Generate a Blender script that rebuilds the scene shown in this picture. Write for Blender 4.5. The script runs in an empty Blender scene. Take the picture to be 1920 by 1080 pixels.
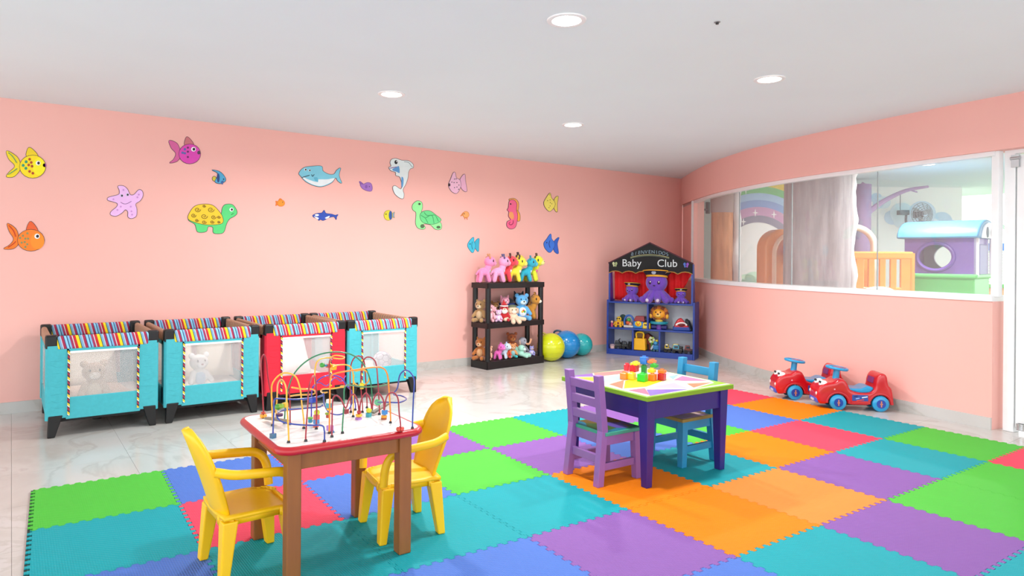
import bpy, bmesh, math, random
from mathutils import Vector, Matrix, Euler
random.seed(7)
PI = math.pi
sc = bpy.context.scene
COL = sc.collection

# ---------------------------------------------------------------- camera, world, exposure
F_PX, CX, CY, ROLL, WA, H = 1241.132, 906.009, 484.943, 0.0078016, 0.951122, 1.250994
FWD = Vector((math.cos(WA), math.sin(WA), 0)); RGT = Vector((math.sin(WA), -math.cos(WA), 0)); UP = Vector((0, 0, 1))
cr, sr = math.cos(ROLL), math.sin(ROLL)
cam_d = bpy.data.cameras.new('camera'); cam = bpy.data.objects.new('camera', cam_d); COL.objects.link(cam)
ix = cr * RGT + sr * UP; iy = cr * UP - sr * RGT
cam.matrix_world = Matrix(((ix.x, iy.x, -FWD.x, 0), (ix.y, iy.y, -FWD.y, 0), (ix.z, iy.z, -FWD.z, H), (0, 0, 0, 1)))
cam_d.sensor_width = 36; cam_d.lens = F_PX / 1920 * 36
cam_d.shift_x = (960 - CX) / 1920; cam_d.shift_y = -(540 - CY) / 1920
cam_d.clip_start = .05; cam_d.clip_end = 200
sc.camera = cam

world = bpy.data.worlds.new('world'); sc.world = world; world.use_nodes = True
bg = world.node_tree.nodes['Background']; bg.inputs[0].default_value = (.97, .99, 1, 1); bg.inputs[1].default_value = 2.85
LAMP_W = 35
PLAYROOM_W = 46
vs = sc.view_settings
vs.view_transform = 'Standard'; vs.look = 'None'; vs.gamma = 1; vs.use_curve_mapping = False
vs.exposure = 0.0

# measured room (metres, origin on the floor below the camera, X along the back wall, Y towards it)
WY = 6.416      # back wall
ZC = 2.483      # ceiling
T = .62         # foam tile

def ray(u, v):
    a = (u - CX) / F_PX; b = (v - CY) / F_PX
    r = cr * a + sr * b; y = -sr * a + cr * b
    return FWD + r * RGT - y * UP
def on_y(u, v, Y):
    d = ray(u, v); return Vector((0, 0, H)) + d * (Y / d.y)
def on_z(u, v, z):
    d = ray(u, v); return Vector((0, 0, H)) + d * ((z - H) / d.z)

# ---------------------------------------------------------------- materials
def lin(h):
    h = h.lstrip('#'); o = []
    for i in (0, 2, 4):
        c = int(h[i:i + 2], 16) / 255
        o.append(c / 12.92 if c <= .04045 else ((c + .055) / 1.055) ** 2.4)
    return (*o, 1)
MATS = {}
def new_mat(name):
    m = bpy.data.materials.new(name); m.use_nodes = True
    nt = m.node_tree; return m, nt, nt.nodes['Principled BSDF']
def mat(hexc, rough=.5, kind='plain', metal=0, coat=0):
    """procedural material: a colour with a slight noise variation and a relief of its kind"""
    key = (hexc, rough, kind, metal, coat)
    if key in MATS: return MATS[key]
    m, nt, b = new_mat(kind + '_' + hexc.lstrip('#'))
    c = lin(hexc); N = nt.nodes; L = nt.links
    tc = N.new('ShaderNodeTexCoord')
    sc_, amt = {'plain': (9, .05), 'plush': (60, .22), 'fabric': (40, .12), 'wood': (6, .25), 'paint': (14, .08), 'foam': (5, .05)}.get(kind, (9, .05))
    mp = N.new('ShaderNodeMapping'); L.new(tc.outputs['Object'], mp.inputs[0])
    if kind == 'wood': mp.inputs['Scale'].default_value = (6, 6, .6)
    no = N.new('ShaderNodeTexNoise'); no.inputs['Scale'].default_value = sc_; no.inputs['Detail'].default_value = 4
    L.new(mp.outputs[0], no.inputs['Vector'])
    mx = N.new('ShaderNodeMix'); mx.data_type = 'RGBA'
    lo = [max(0, x * (1 - amt)) for x in c[:3]]; hi = [min(1, x * (1 + amt)) for x in c[:3]]
    mx.inputs['A'].default_value = (*lo, 1); mx.inputs['B'].default_value = (*hi, 1)
    L.new(no.outputs['Fac'], mx.inputs['Factor']); L.new(mx.outputs['Result'], b.inputs['Base Color'])
    b.inputs['Roughness'].default_value = rough; b.inputs['Metallic'].default_value = metal
    if coat: b.inputs['Coat Weight'].default_value = coat; b.inputs['Coat Roughness'].default_value = .08
    st = {'plush': .5, 'fabric': .25, 'wood': .08, 'paint': .06, 'foam': .0, 'plain': 0}.get(kind, 0)
    if st:
        bp = N.new('ShaderNodeBump'); bp.inputs['Strength'].default_value = st; bp.inputs['Distance'].default_value = .004
        n2 = N.new('ShaderNodeTexNoise'); n2.inputs['Scale'].default_value = {'plush': 160, 'fabric': 220, 'wood': 30, 'paint': 60}[kind]
        L.new(mp.outputs[0], n2.inputs['Vector']); L.new(n2.outputs['Fac'], bp.inputs['Height']); L.new(bp.outputs[0], b.inputs['Normal'])
    if kind == 'plush':
        b.inputs['Sheen Weight'].default_value = .4; b.inputs['Sheen Roughness'].default_value = .5
    if kind == 'foam':
        b.inputs['Specular IOR Level'].default_value = .18
        w = N.new('ShaderNodeTexWave'); w.wave_type = 'BANDS'; w.bands_direction = 'X'; w.inputs['Scale'].default_value = 34; w.inputs['Distortion'].default_value = 0
        w2 = N.new('ShaderNodeTexWave'); w2.wave_type = 'BANDS'; w2.bands_direction = 'DIAGONAL'; w2.inputs['Scale'].default_value = 24
        L.new(tc.outputs['Object'], w.inputs['Vector']); L.new(tc.outputs['Object'], w2.inputs['Vector'])
        ad = N.new('ShaderNodeMath'); ad.operation = 'ADD'; L.new(w.outputs['Fac'], ad.inputs[0]); L.new(w2.outputs['Fac'], ad.inputs[1])
        bp = N.new('ShaderNodeBump'); bp.inputs['Strength'].default_value = .35; bp.inputs['Distance'].default_value = .003
        L.new(ad.outputs[0], bp.inputs['Height']); L.new(bp.outputs[0], b.inputs['Normal'])
    MATS[key] = m; return m
def stripes(name, cols, period, axis='X', rough=.8, diag=0.0):
    """printed fabric: constant bands repeating every `period` metres along one object axis"""
    m, nt, b = new_mat(name); N = nt.nodes; L = nt.links
    tc = N.new('ShaderNodeTexCoord'); sp = N.new('ShaderNodeSeparateXYZ'); L.new(tc.outputs['Object'], sp.inputs[0])
    src = sp.outputs[axis]
    if diag:
        k = N.new('ShaderNodeMath'); k.operation = 'MULTIPLY_ADD'; L.new(sp.outputs['Z' if axis != 'Z' else 'X'], k.inputs[0]); k.inputs[1].default_value = diag; L.new(src, k.inputs[2]); src = k.outputs[0]
    dv = N.new('ShaderNodeMath'); dv.operation = 'MULTIPLY_ADD'; dv.inputs[1].default_value = 1 / period; dv.inputs[2].default_value = 20.03; L.new(src, dv.inputs[0])
    fr = N.new('ShaderNodeMath'); fr.operation = 'FRACT'; L.new(dv.outputs[0], fr.inputs[0])
    cr_ = N.new('ShaderNodeValToRGB'); cr_.color_ramp.interpolation = 'CONSTANT'; L.new(fr.outputs[0], cr_.inputs[0])
    el = cr_.color_ramp.elements
    tot = sum(w for _, w in cols); p = 0
    for i, (h, w) in enumerate(cols):
        e = el[i] if i < 2 else el.new(min(.999, p / tot))
        e.position = p / tot; e.color = lin(h); p += w
    L.new(cr_.outputs[0], b.inputs['Base Color']); b.inputs['Roughness'].default_value = rough
    return m
def emit(name, hexc, s):
    m, nt, b = new_mat(name); b.inputs['Base Color'].default_value = lin(hexc)
    b.inputs['Emission Color'].default_value = lin(hexc); b.inputs['Emission Strength'].default_value = s; return m
def glassy(name, refl=.06, haze=.0, tint=(1, 1, 1, 1), rough=.0, hazecol=(1, 1, 1, 1)):
    m = bpy.data.materials.new(name); m.use_nodes = True; nt = m.node_tree; N = nt.nodes; L = nt.links; N.clear()
    o = N.new('ShaderNodeOutputMaterial'); t = N.new('ShaderNodeBsdfTransparent'); t.inputs[0].default_value = tint
    g = N.new('ShaderNodeBsdfGlossy'); g.inputs['Roughness'].default_value = rough
    m1 = N.new('ShaderNodeMixShader'); m1.inputs[0].default_value = refl; L.new(t.outputs[0], m1.inputs[1]); L.new(g.outputs[0], m1.inputs[2])
    d = N.new('ShaderNodeBsdfDiffuse'); d.inputs[0].default_value = hazecol
    m2 = N.new('ShaderNodeMixShader'); m2.inputs[0].default_value = haze; L.new(m1.outputs[0], m2.inputs[1]); L.new(d.outputs[0], m2.inputs[2])
    L.new(m2.outputs[0], o.inputs[0]); return m

# ---------------------------------------------------------------- geometry helpers
def rotm(e): return Euler(e).to_matrix().to_4x4()
def catmull(pts, n=6, closed=False):
    P = [Vector(p) for p in pts]; m = len(P); out = []
    for i in range(m if closed else m - 1):
        p0 = P[i - 1] if (closed or i > 0) else P[0] * 2 - P[1]
        p1 = P[i]; p2 = P[(i + 1) % m]
        p3 = P[(i + 2) % m] if (closed or i + 2 < m) else P[-1] * 2 - P[-2]
        for k in range(n):
            t = k / n
            out.append(.5 * ((2 * p1) + (p2 - p0) * t + (2 * p0 - 5 * p1 + 4 * p2 - p3) * t * t + (3 * p1 - p0 - 3 * p2 + p3) * t ** 3))
    if not closed: out.append(P[-1])
    return out
class G:
    def __init__(s): s.bm = bmesh.new()
    def _x(s, vs, M):
        for v in vs: v.co = M @ v.co
    def box(s, c, size, rot=(0, 0, 0)):
        r = bmesh.ops.create_cube(s.bm, size=1)
        s._x(r['verts'], Matrix.Translation(c) @ rotm(rot) @ Matrix.Diagonal((*size, 1))); return s
    def bar(s, a, b, w, d, up=(0, 0, 1)):
        """square bar from a to b, w across, d the other way"""
        a = Vector(a); b = Vector(b); z = (b - a); l = z.length; z.normalize()
        u = Vector(up)
        if abs(z.dot(u)) > .98: u = Vector((1, 0, 0))
        x = u.cross(z).normalized(); y = z.cross(x)
        M = Matrix(((x.x, y.x, z.x, 0), (x.y, y.y, z.y, 0), (x.z, y.z, z.z, 0), (0, 0, 0, 1)))
        r = bmesh.ops.create_cube(s.bm, size=1)
        s._x(r['verts'], Matrix.Translation((a + b) / 2) @ M @ Matrix.Diagonal((w, d, l, 1))); return s
    def taper(s, a, sa, b, sb):
        """frustum with rectangular ends: centre a size sa (x,y) to centre b size sb"""
        v = []
        for (c, q) in ((a, sa), (b, sb)):
            for sx, sy in ((-1, -1), (1, -1), (1, 1), (-1, 1)):
                v.append(s.bm.verts.new((c[0] + sx * q[0] / 2, c[1] + sy * q[1] / 2, c[2])))
        f = s.bm.faces.new
        f(v[3::-1]); f(v[4:8])
        for i in range(4): f((v[i], v[(i + 1) % 4], v[4 + (i + 1) % 4], v[4 + i]))
        return s
    def cyl(s, a, b, r1, r2=None, n=14):
        a = Vector(a); b = Vector(b); r2 = r1 if r2 is None else r2
        q = (b - a).to_track_quat('Z', 'Y').to_matrix().to_4x4()
        r = bmesh.ops.create_cone(s.bm, cap_ends=True, segments=n, radius1=r1, radius2=r2, depth=(b - a).length)
        s._x(r['verts'], Matrix.Translation((a + b) / 2) @ q); return s
    def ell(s, c, rad, rot=(0, 0, 0), u=16, v=10):
        if not hasattr(rad, '__len__'): rad = (rad,) * 3
        r = bmesh.ops.create_uvsphere(s.bm, u_segments=u, v_segments=v, radius=1)
        s._x(r['verts'], Matrix.Translation(c) @ rotm(rot) @ Matrix.Diagonal((*rad, 1))); return s
    def cap(s, a, b, r1, r2=None, n=12):
        r2 = r1 if r2 is None else r2
        s.cyl(a, b, r1, r2, n); s.ell(a, r1, u=n, v=8); s.ell(b, r2, u=n, v=8); return s
    def tube(s, pts, r, n=8, closed=False, sx=1, rr=None):
        P = [Vector(p) for p in pts]; m = len(P); rings = []
        t0 = None; nrm = None
        for i in range(m):
            if closed: t = (P[(i + 1) % m] - P[i - 1]).normalized()
            else: t = (P[min(i + 1, m - 1)] - P[max(i - 1, 0)]).normalized()
            if nrm is None:
                a = Vector((0, 0, 1)) if abs(t.z) < .9 else Vector((1, 0, 0))
                nrm = (a - t * a.dot(t)).normalized()
            else:
                q = t0.rotation_difference(t); nrm = (q @ nrm); nrm = (nrm - t * nrm.dot(t)).normalized()
            t0 = t; bn = t.cross(nrm); rad = rr[i] if rr else r
            rings.append([s.bm.verts.new(P[i] + nrm * math.cos(2 * PI * k / n) * rad * sx + bn * math.sin(2 * PI * k / n) * rad) for k in range(n)])
        for i in range(m if closed else m - 1):
            A = rings[i]; B = rings[(i + 1) % m]
            for k in range(n): s.bm.faces.new((A[k], A[(k + 1) % n], B[(k + 1) % n], B[k]))
        if not closed:
            s.bm.faces.new(rings[0][::-1]); s.bm.faces.new(rings[-1])
        return s
    def lathe(s, prof, n=24, M=None):
        """profile of (radius, z) turned about z"""
        rings = []; M = M or Matrix.Identity(4)
        for r, z in prof:
            if r < 1e-6: rings.append([s.bm.verts.new(M @ Vector((0, 0, z)))])
            else: rings.append([s.bm.verts.new(M @ Vector((r * math.cos(2 * PI * k / n), r * math.sin(2 * PI * k / n), z))) for k in range(n)])
        for A, B in zip(rings, rings[1:]):
            for k in range(n):
                k2 = (k + 1) % n
                if len(A) == 1: s.bm.faces.new((A[0], B[k], B[k2]))
                elif len(B) == 1: s.bm.faces.new((A[k], A[k2], B[0]))
                else: s.bm.faces.new((A[k], A[k2], B[k2], B[k]))
        return s
    def prism(s, poly, d0, d1, M=None):
        """2D polygon extruded from z=d0 to d1, then mapped by M"""
        M = M or Matrix.Identity(4)
        a = [s.bm.verts.new(M @ Vector((p[0], p[1], d0))) for p in poly]
        b = [s.bm.verts.new(M @ Vector((p[0], p[1], d1))) for p in poly]
        s.bm.faces.new(a[::-1]); s.bm.faces.new(b); n = len(poly)
        for i in range(n): s.bm.faces.new((a[i], a[(i + 1) % n], b[(i + 1) % n], b[i]))
        return s
    def strip(s, path, off0, off1, z0, z1):
        """wall along a 2D path between two side offsets and two heights"""
        n = len(path); rows = []
        for i in range(n):
            a = Vector(path[max(i - 1, 0)]); b = Vector(path[min(i + 1, n - 1)]); t = (b - a).normalized(); nr = Vector((t.y, -t.x)); p = Vector(path[i])
            rows.append([s.bm.verts.new((*(p + nr * o), z)) for o, z in ((off0, z0), (off1, z0), (off1, z1), (off0, z1))])
        for A, B in zip(rows, rows[1:]):
            for k in range(4): s.bm.faces.new((A[k], A[(k + 1) % 4], B[(k + 1) % 4], B[k]))
        s.bm.faces.new(rows[0][::-1]); s.bm.faces.new(rows[-1]); return s
    def mesh(s, name):
        bmesh.ops.recalc_face_normals(s.bm, faces=s.bm.faces[:])
        me = bpy.data.meshes.new(name); s.bm.to_mesh(me); s.bm.free(); return me
    def obj(s, name, m, parent=None, smooth=40, bev=0, seg=2, sub=0, remesh=0, loc=None):
        me = s.mesh(name); return mobj(name, me, m, parent, smooth, bev, seg, sub, remesh, loc)
def mobj(name, me, m, parent=None, smooth=40, bev=0, seg=2, sub=0, remesh=0, loc=None):
    if m and not me.materials: me.materials.append(m)
    if smooth:
        for p in me.polygons: p.use_smooth = True
        if not remesh: me.set_sharp_from_angle(angle=math.radians(smooth))
    o = bpy.data.objects.new(name, me); COL.objects.link(o)
    if parent: o.parent = parent
    if loc is not None: o.location = loc
    if remesh:
        r = o.modifiers.new('r', 'REMESH'); r.mode = 'VOXEL'; r.voxel_size = remesh; r.use_smooth_shade = True
        q = o.modifiers.new('s', 'SMOOTH'); q.iterations = 4; q.factor = .5
    if bev:
        b = o.modifiers.new('b', 'BEVEL'); b.width = bev; b.segments = seg; b.limit_method = 'ANGLE'; b.angle_limit = math.radians(35)
    if sub:
        q = o.modifiers.new('u', 'SUBSURF'); q.levels = sub; q.render_levels = sub
    return o
def thing(name, label, cat, loc=(0, 0, 0), rz=0, group=None, scale=1):
    o = bpy.data.objects.new(name, None); COL.objects.link(o); o.empty_display_size = .05
    o.location = loc; o.rotation_euler = (0, 0, rz); o.scale = (scale,) * 3
    o['label'] = label; o['category'] = cat
    if group: o['group'] = group
    return o
def tag(o, label, cat, group=None):
    o['label'] = label; o['category'] = cat
    if group: o['group'] = group
    return o
def struct(o): o['kind'] = 'structure'; return o
def kids(o): return [c for c in bpy.data.objects if c.parent == o]
def text_mesh(txt, size, ext=.0005):
    cu = bpy.data.curves.new('t', 'FONT'); cu.body = txt; cu.size = size; cu.extrude = ext; cu.align_x = 'CENTER'; cu.resolution_u = 3
    o = bpy.data.objects.new('t', cu); COL.objects.link(o)
    dg = bpy.context.evaluated_depsgraph_get(); me = bpy.data.meshes.new_from_object(o.evaluated_get(dg))
    bpy.data.objects.remove(o); bpy.data.curves.remove(cu); return me

# ---------------------------------------------------------------- the room
def wall_mat(name, hexc, rough=.55, var=.03):
    m, nt, b = new_mat(name); N = nt.nodes; L = nt.links
    tc = N.new('ShaderNodeTexCoord'); n = N.new('ShaderNodeTexNoise'); n.inputs['Scale'].default_value = 1.3; L.new(tc.outputs['Object'], n.inputs['Vector'])
    c = lin(hexc); mx = N.new('ShaderNodeMix'); mx.data_type = 'RGBA'
    mx.inputs['A'].default_value = (*[x * (1 - var) for x in c[:3]], 1); mx.inputs['B'].default_value = (*[min(1, x * (1 + var)) for x in c[:3]], 1)
    L.new(n.outputs['Fac'], mx.inputs['Factor']); L.new(mx.outputs['Result'], b.inputs['Base Color']); b.inputs['Roughness'].default_value = rough
    n2 = N.new('ShaderNodeTexNoise'); n2.inputs['Scale'].default_value = 55; L.new(tc.outputs['Object'], n2.inputs['Vector'])
    bp = N.new('ShaderNodeBump'); bp.inputs['Strength'].default_value = .05; bp.inputs['Distance'].default_value = .003
    L.new(n2.outputs['Fac'], bp.inputs['Height']); L.new(bp.outputs[0], b.inputs['Normal']); return m
PINK = wall_mat('pink_wall_paint', '#f5b9af')
WHITEP = wall_mat('white_wall_paint', '#f2f2f0')
CEIL = wall_mat('ceiling_paint', '#e6f1f5', .8)
FRAME = mat('#f1f2f3', .3, 'plain', coat=.3)

# marble: one material for the floor tiles and the skirting
def marble(name, rough):
    m, nt, b = new_mat(name); N = nt.nodes; L = nt.links
    tc = N.new('ShaderNodeTexCoord'); ge = N.new('ShaderNodeNewGeometry')
    n = N.new('ShaderNodeTexNoise'); n.inputs['Scale'].default_value = 1.1; n.inputs['Detail'].default_value = 8; n.inputs['Distortion'].default_value = 2.2
    L.new(ge.outputs['Position'], n.inputs['Vector'])
    r = N.new('ShaderNodeValToRGB'); L.new(n.outputs['Fac'], r.inputs[0]); e = r.color_ramp.elements
    e[0].position = .3; e[0].color = lin('#b8b4ad'); e[1].position = .7; e[1].color = lin('#cac8c5')
    x = e.new(.47); x.color = lin('#c4c1bc'); x = e.new(.5); x.color = lin('#bab6b0'); x = e.new(.53); x.color = lin('#c6c3bf')
    L.new(r.outputs[0], b.inputs['Base Color']); b.inputs['Roughness'].default_value = rough
    return m
MARBLE = marble('polished_marble', .16)
SKIRT = marble('skirting_marble', .3)
floor = struct(G().box((5, 2, -.06), (20, 14, .1)).obj('floor', mat('#cfcfcd', .6), None, 0))
ft = G().box((0, 0, 0), (.5988, .5988, .01)).mesh('floor_tile'); ft.materials.append(MARBLE)
for i in range(-3, 17):
    for j in range(0, 11):
        o = bpy.data.objects.new('floor_tile', ft); COL.objects.link(o); o.parent = floor
        o.location = (.31 + i * .6, .116 + j * .6, -.005)
ceiling = struct(G().box((5.6, 2.3, ZC + .05), (17.6, 9.6, .1)).obj('ceiling', CEIL, None, 0))
wall_back = struct(G().box((2.5, WY + .06, ZC / 2), (11.56, .12, ZC)).obj('wall_back', PINK, None, 0))
base_back = struct(G().box((2.5, WY - .006, .045), (11.5, .012, .09)).obj('baseboard_back', SKIRT, None, 0))

# curved wall to the play room: low wall, glass, soffit, all along one path
RP = [(5.975, 1.815), (6.09, 2.4), (6.22, 2.95), (6.385, 3.53), (6.63, 4.16), (7.07, 4.93), (7.6, 5.63), (8.28, 6.412)]
path = [(p.x, p.y) for p in catmull([(*p, 0) for p in RP], 8)]
ZS, ZG = .96, 2.085
wall_right = struct(G().strip(path, 0, .14, 0, ZS).obj('wall_right', PINK, None, 30))
soff = struct(G().strip([(5.80, .9), (5.9, 1.4)] + path, -.03, .16, ZG, ZC).obj('wall_right_soffit', PINK, None, 30))
bpath = [p for p in path]
struct(G().strip(bpath, -.014, 0, 0, .09).obj('baseboard_right', SKIRT, None, 30))
struct(G().strip(path, -.012, .15, ZS, ZS + .045).obj('trim_1', FRAME, None, 30))
win = bpy.data.objects.new('window_1', None); COL.objects.link(win); struct(win)
G().strip(path, .0, .06, ZG - .035, ZG).obj('window_frame', FRAME, win, 30)
GLASS = glassy('window_glass', .05, .07, (.97, .99, .985, 1))
def pindex(y): return min(range(len(path)), key=lambda i: abs(path[i][1] - y))
cuts = [0, pindex(2.774), pindex(3.698), pindex(4.574), pindex(5.80)]
for a, b in zip(cuts, cuts[1:]):
    G().strip(path[a:b + 1], .045, .053, ZS + .045, ZG - .035).obj('pane', GLASS, win, 30)
for c in cuts[1:4]:
    x, y = path[c]; G().box((x + .05, y - .01, (ZS + ZG) / 2), (.012, .006, ZG - ZS - .08)).obj('glazing_joint', mat('#8f9699', .4), win, 0)
for c, w in ((pindex(5.80), .05), (0, .05)):
    x, y = path[c]; G().box((x + .045, y + (.03 if c else -.01), (ZS + ZG) / 2 + .02), (.06, w, ZG - ZS - .03), (0, 0, -.2)).obj('window_post', FRAME, win, 0, bev=.004)
x, y = path[pindex(5.80)]
struct(G().strip(path[pindex(5.84):], .0, .14, ZS, ZG).obj('wall_right_end', PINK, None, 30))

# the door at the right edge
door = bpy.data.objects.new('door_1', None); COL.objects.link(door); struct(door)
door.location = (6.07, 1.745, 0); door.rotation_euler = (0, 0, math.radians(-100))
# local x runs along the wall towards the camera side, local y into the room beyond
G().box((.02, 0, 1.06), (.07, .08, 2.12)).box((.55, 0, 2.08), (1.0, .08, .05)).obj('door_frame', FRAME, door, 0, bev=.004)
lf = G()
lf.box((.105, -.01, 1.04), (.085, .045, 2.0)).box((.9, -.01, 1.04), (.085, .045, 2.0))
for z, h in ((.09, .12), (1.0, .07), (2.0, .09)): lf.box((.5, -.01, z), (.74, .045, h))
lf.obj('door_leaf', FRAME, door, 0, bev=.004)
G().box((.5, -.005, .56), (.72, .02, .82)).obj('door_panel', mat('#e3e6e9', .4), door, 0)
G().box((.5, -.005, 1.5), (.72, .008, .94)).obj('pane', GLASS, door, 0)
G().box((.15, -.012, 1.5), (.012, .02, .92)).box((.5, -.012, 1.94), (.70, .02, .012)).obj('glazing_bead', mat('#3b4042', .5), door, 0)
G().cyl((.105, -.045, .03), (.105, -.045, .075), .02).box((.105, -.04, .05), (.05, .03, .05)).obj('floor_bolt', mat('#c9cdd0', .25, metal=.8), door, 40)
G().box((.06, -.045, 2.0), (.05, .02, .09)).cyl((.03, -.05, 2.02), (.09, -.05, 2.02), .012).obj('hinge', mat('#b9bdc0', .3, metal=.7), door, 40)
G().bar((.86, -.06, .62), (.86, -.06, .95), .02, .02).obj('door_handle', mat('#8f9496', .3, metal=.9), door, 0, bev=.004)

struct(G().strip([(5.35, -2.4), (5.88, .76)], 0, .14, 0, ZC).obj('wall_right_unseen', PINK, None, 0))  # unseen wall past the door, added to cut light from the right

# recessed downlights: ring, lens, area lamp
LENS = emit('lit_lens', '#ffffff', 14)
lamp_lab = {0: 'round recessed ceiling downlight nearest the camera, top centre', 1: 'round recessed ceiling downlight nearest the fish wall, on the left',
            2: 'round recessed ceiling downlight farthest back, above the ball corner', 3: 'round recessed ceiling downlight nearest the window, on the right', 4: 'round recessed downlight in the play room ceiling behind the glass', 5: 'unseen downlight added to brighten the play room, above the soffit edge near the playhouse'}
def downlight(i, x, y, w, lit=True):
    t = thing('ceiling_light', lamp_lab[i], 'ceiling light', (x, y, ZC), 0, 'recessed downlights')
    G().lathe([(.075, -.001), (.075, -.006), (.088, -.009), (.1, -.006), (.102, 0), (.075, 0)], 32).obj('ring', mat('#f4f4f4', .4), t)
    G().lathe([(0, -.004), (.074, -.004), (.074, -.001), (0, -.001)], 32).obj('lens', LENS, t)
    la = bpy.data.lights.new('lamp', 'AREA'); la.shape = 'DISK'; la.size = .15; la.energy = w; la.color = (1, .992, .98); la.spread = math.radians(165)
    lo = bpy.data.objects.new('lamp', la); COL.objects.link(lo); lo.location = (0, 0, -.014); lo.parent = t
for i, (x, y) in enumerate(((2.32, 2.53), (2.32, 4.455), (4.175, 4.455), (4.175, 2.53))): downlight(i, x, y, LAMP_W * (1.3 if y > 4 else .85))
sp = thing('fire_sprinkler', 'tiny dark sprinkler dot on the white ceiling', 'sprinkler', (2.962, 2.087, ZC))
G().cyl((0, 0, -.012), (0, 0, 0), .008).obj('nozzle', mat('#4a4a4a', .4, metal=.6), sp)
G().cyl((0, 0, -.003), (0, 0, 0), .016).obj('plate', mat('#9a9a9a', .4), sp)

# ---------------------------------------------------------------- foam mat
mat_t = thing('foam_mat', 'colourful interlocking foam puzzle mat covering the marble floor', 'play mat', (3.199, 4.086, 0))
MC = {'g': '#50b83e', 'c': '#169aa4', 'p': '#8559a2', 'b': '#4f74c4', 'r': '#e6455e', 'o': '#ee7e00', 'l': '#ec883a'}
CELLS = {(0, -5): 'g', (0, -4): 'b', (0, -3): 'r', (0, -2): 'p', (0, -1): 'g', (0, 0): 'c', (0, 1): 'p', (0, 2): 'c', (0, 3): 'r',
         (1, -5): 'c', (1, -4): 'r', (1, -3): 'b', (1, -2): 'g', (1, -1): 'p', (1, 0): 'b', (1, 1): 'g', (1, 2): 'b', (1, 3): 'o',
         (2, -5): 'b', (2, -4): 'c', (2, -3): 'c', (2, -2): 'c', (2, -1): 'o', (2, 0): 'c', (2, 1): 'o', (2, 2): 'r', (2, 3): 'c',
         (3, -4): 'b', (3, -3): 'b', (3, -2): 'p', (3, -1): 'o', (3, 0): 'l', (3, 1): 'p', (3, 2): 'c', (3, 3): 'g', (3, -5): 'p',
         (4, -3): 'o', (4, -2): 'b', (4, -1): 'c', (4, 0): 'p', (4, 1): 'g', (4, 2): 'g', (4, 3): 'r', (5, 0): 'c', (5, 1): 'c', (5, 2): 'b', (5, -1): 'r'}
def edge(n=23, amp=.0095):
    """tooth line from 0 to T: dovetailed, starts and ends on the base line"""
    out = [(0, 0)]; p = T / n
    for k in range(n):
        s = amp if k % 2 == 0 else -amp
        a = k * p; out += [(a + p * .12, 0), (a + p * .04, s), (a + p * .96, s), (a + p * .88, 0)] if 0 < k < n - 1 else [(a + p * .2, 0), (a + p * .14, s), (a + p * .9, s), (a + p * .86, 0)]
    return out
E1 = edge()
bot = [(t, a) for t, a in E1]; rgt = [(T + a, t) for t, a in E1]; top = [(t, T + a) for t, a in E1][::-1]; lft = [(a, t) for t, a in E1][::-1]
raw = bot + rgt + [(T, T)] + top + lft
g0 = .0012; cen = T / 2
poly = [((x - cen) * (1 - g0 * 2 / T) + cen, (y - cen) * (1 - g0 * 2 / T) + cen) for x, y in raw]
pl2 = []
for q in poly:
    if not pl2 or (abs(q[0] - pl2[-1][0]) + abs(q[1] - pl2[-1][1])) > 1e-5: pl2.append(q)
if abs(pl2[0][0] - pl2[-1][0]) + abs(pl2[0][1] - pl2[-1][1]) < 1e-5: pl2.pop()
A2 = Vector((-.026, -.62, 0)).normalized(); B2 = Vector((.62, -.027, 0)).normalized()
tmesh = {}
for k, h in MC.items():
    M = Matrix(((B2.x, A2.x, 0, 0), (B2.y, A2.y, 0, 0), (0, 0, 1, 0), (0, 0, 0, 1)))
    tmesh[k] = G().prism(pl2, 0, .012, M).mesh('foam_tile'); tmesh[k].materials.append(mat(h, .62, 'foam'))
for (i, j), k in CELLS.items():
    o = bpy.data.objects.new('foam_tile', tmesh[k]); COL.objects.link(o); o.parent = mat_t
    o.location = A2 * T * i + B2 * T * j
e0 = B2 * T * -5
G().bar(e0 + B2 * .006 + Vector((0, 0, .004)), e0 + A2 * T * 3 + B2 * .006 + Vector((0, 0, .004)), .03, .008).obj('edge_shade_strip', mat('#12302a', .8), mat_t, 0)  # dark strip standing in for the shade between the edge teeth

# ---------------------------------------------------------------- painted foam cut-outs on the back wall
CROPS = {1: (0, 240, 4.0), 2: (480, 260, 4.8), 3: (760, 280, 4.8)}
INK = '#3a2733'
def wallpt(crop, x, y):
    cx_, cy_, s = CROPS[crop]; return on_y(cx_ + x / s, cy_ + y / s, WY)
def ellp(cx_, cy_, rx, ry, n=20): return [(cx_ + rx * math.cos(2 * PI * k / n), cy_ + ry * math.sin(2 * PI * k / n)) for k in range(n)]
def smooth2(p, n=4): return [(v.x, v.y) for v in catmull([(x, y, 0) for x, y in p], n, True)]
def grow(p, d):
    n = len(p); ar = sum(p[i][0] * p[(i + 1) % n][1] - p[(i + 1) % n][0] * p[i][1] for i in range(n)); sg = 1 if ar > 0 else -1; out = []
    for i in range(n):
        a = Vector(p[i - 1]); b = Vector(p[(i + 1) % n]); t = (b - a)
        if t.length < 1e-6: out.append(p[i]); continue
        t.normalize(); out.append((p[i][0] + t.y * d * sg, p[i][1] - t.x * d * sg))
    return out
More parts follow.
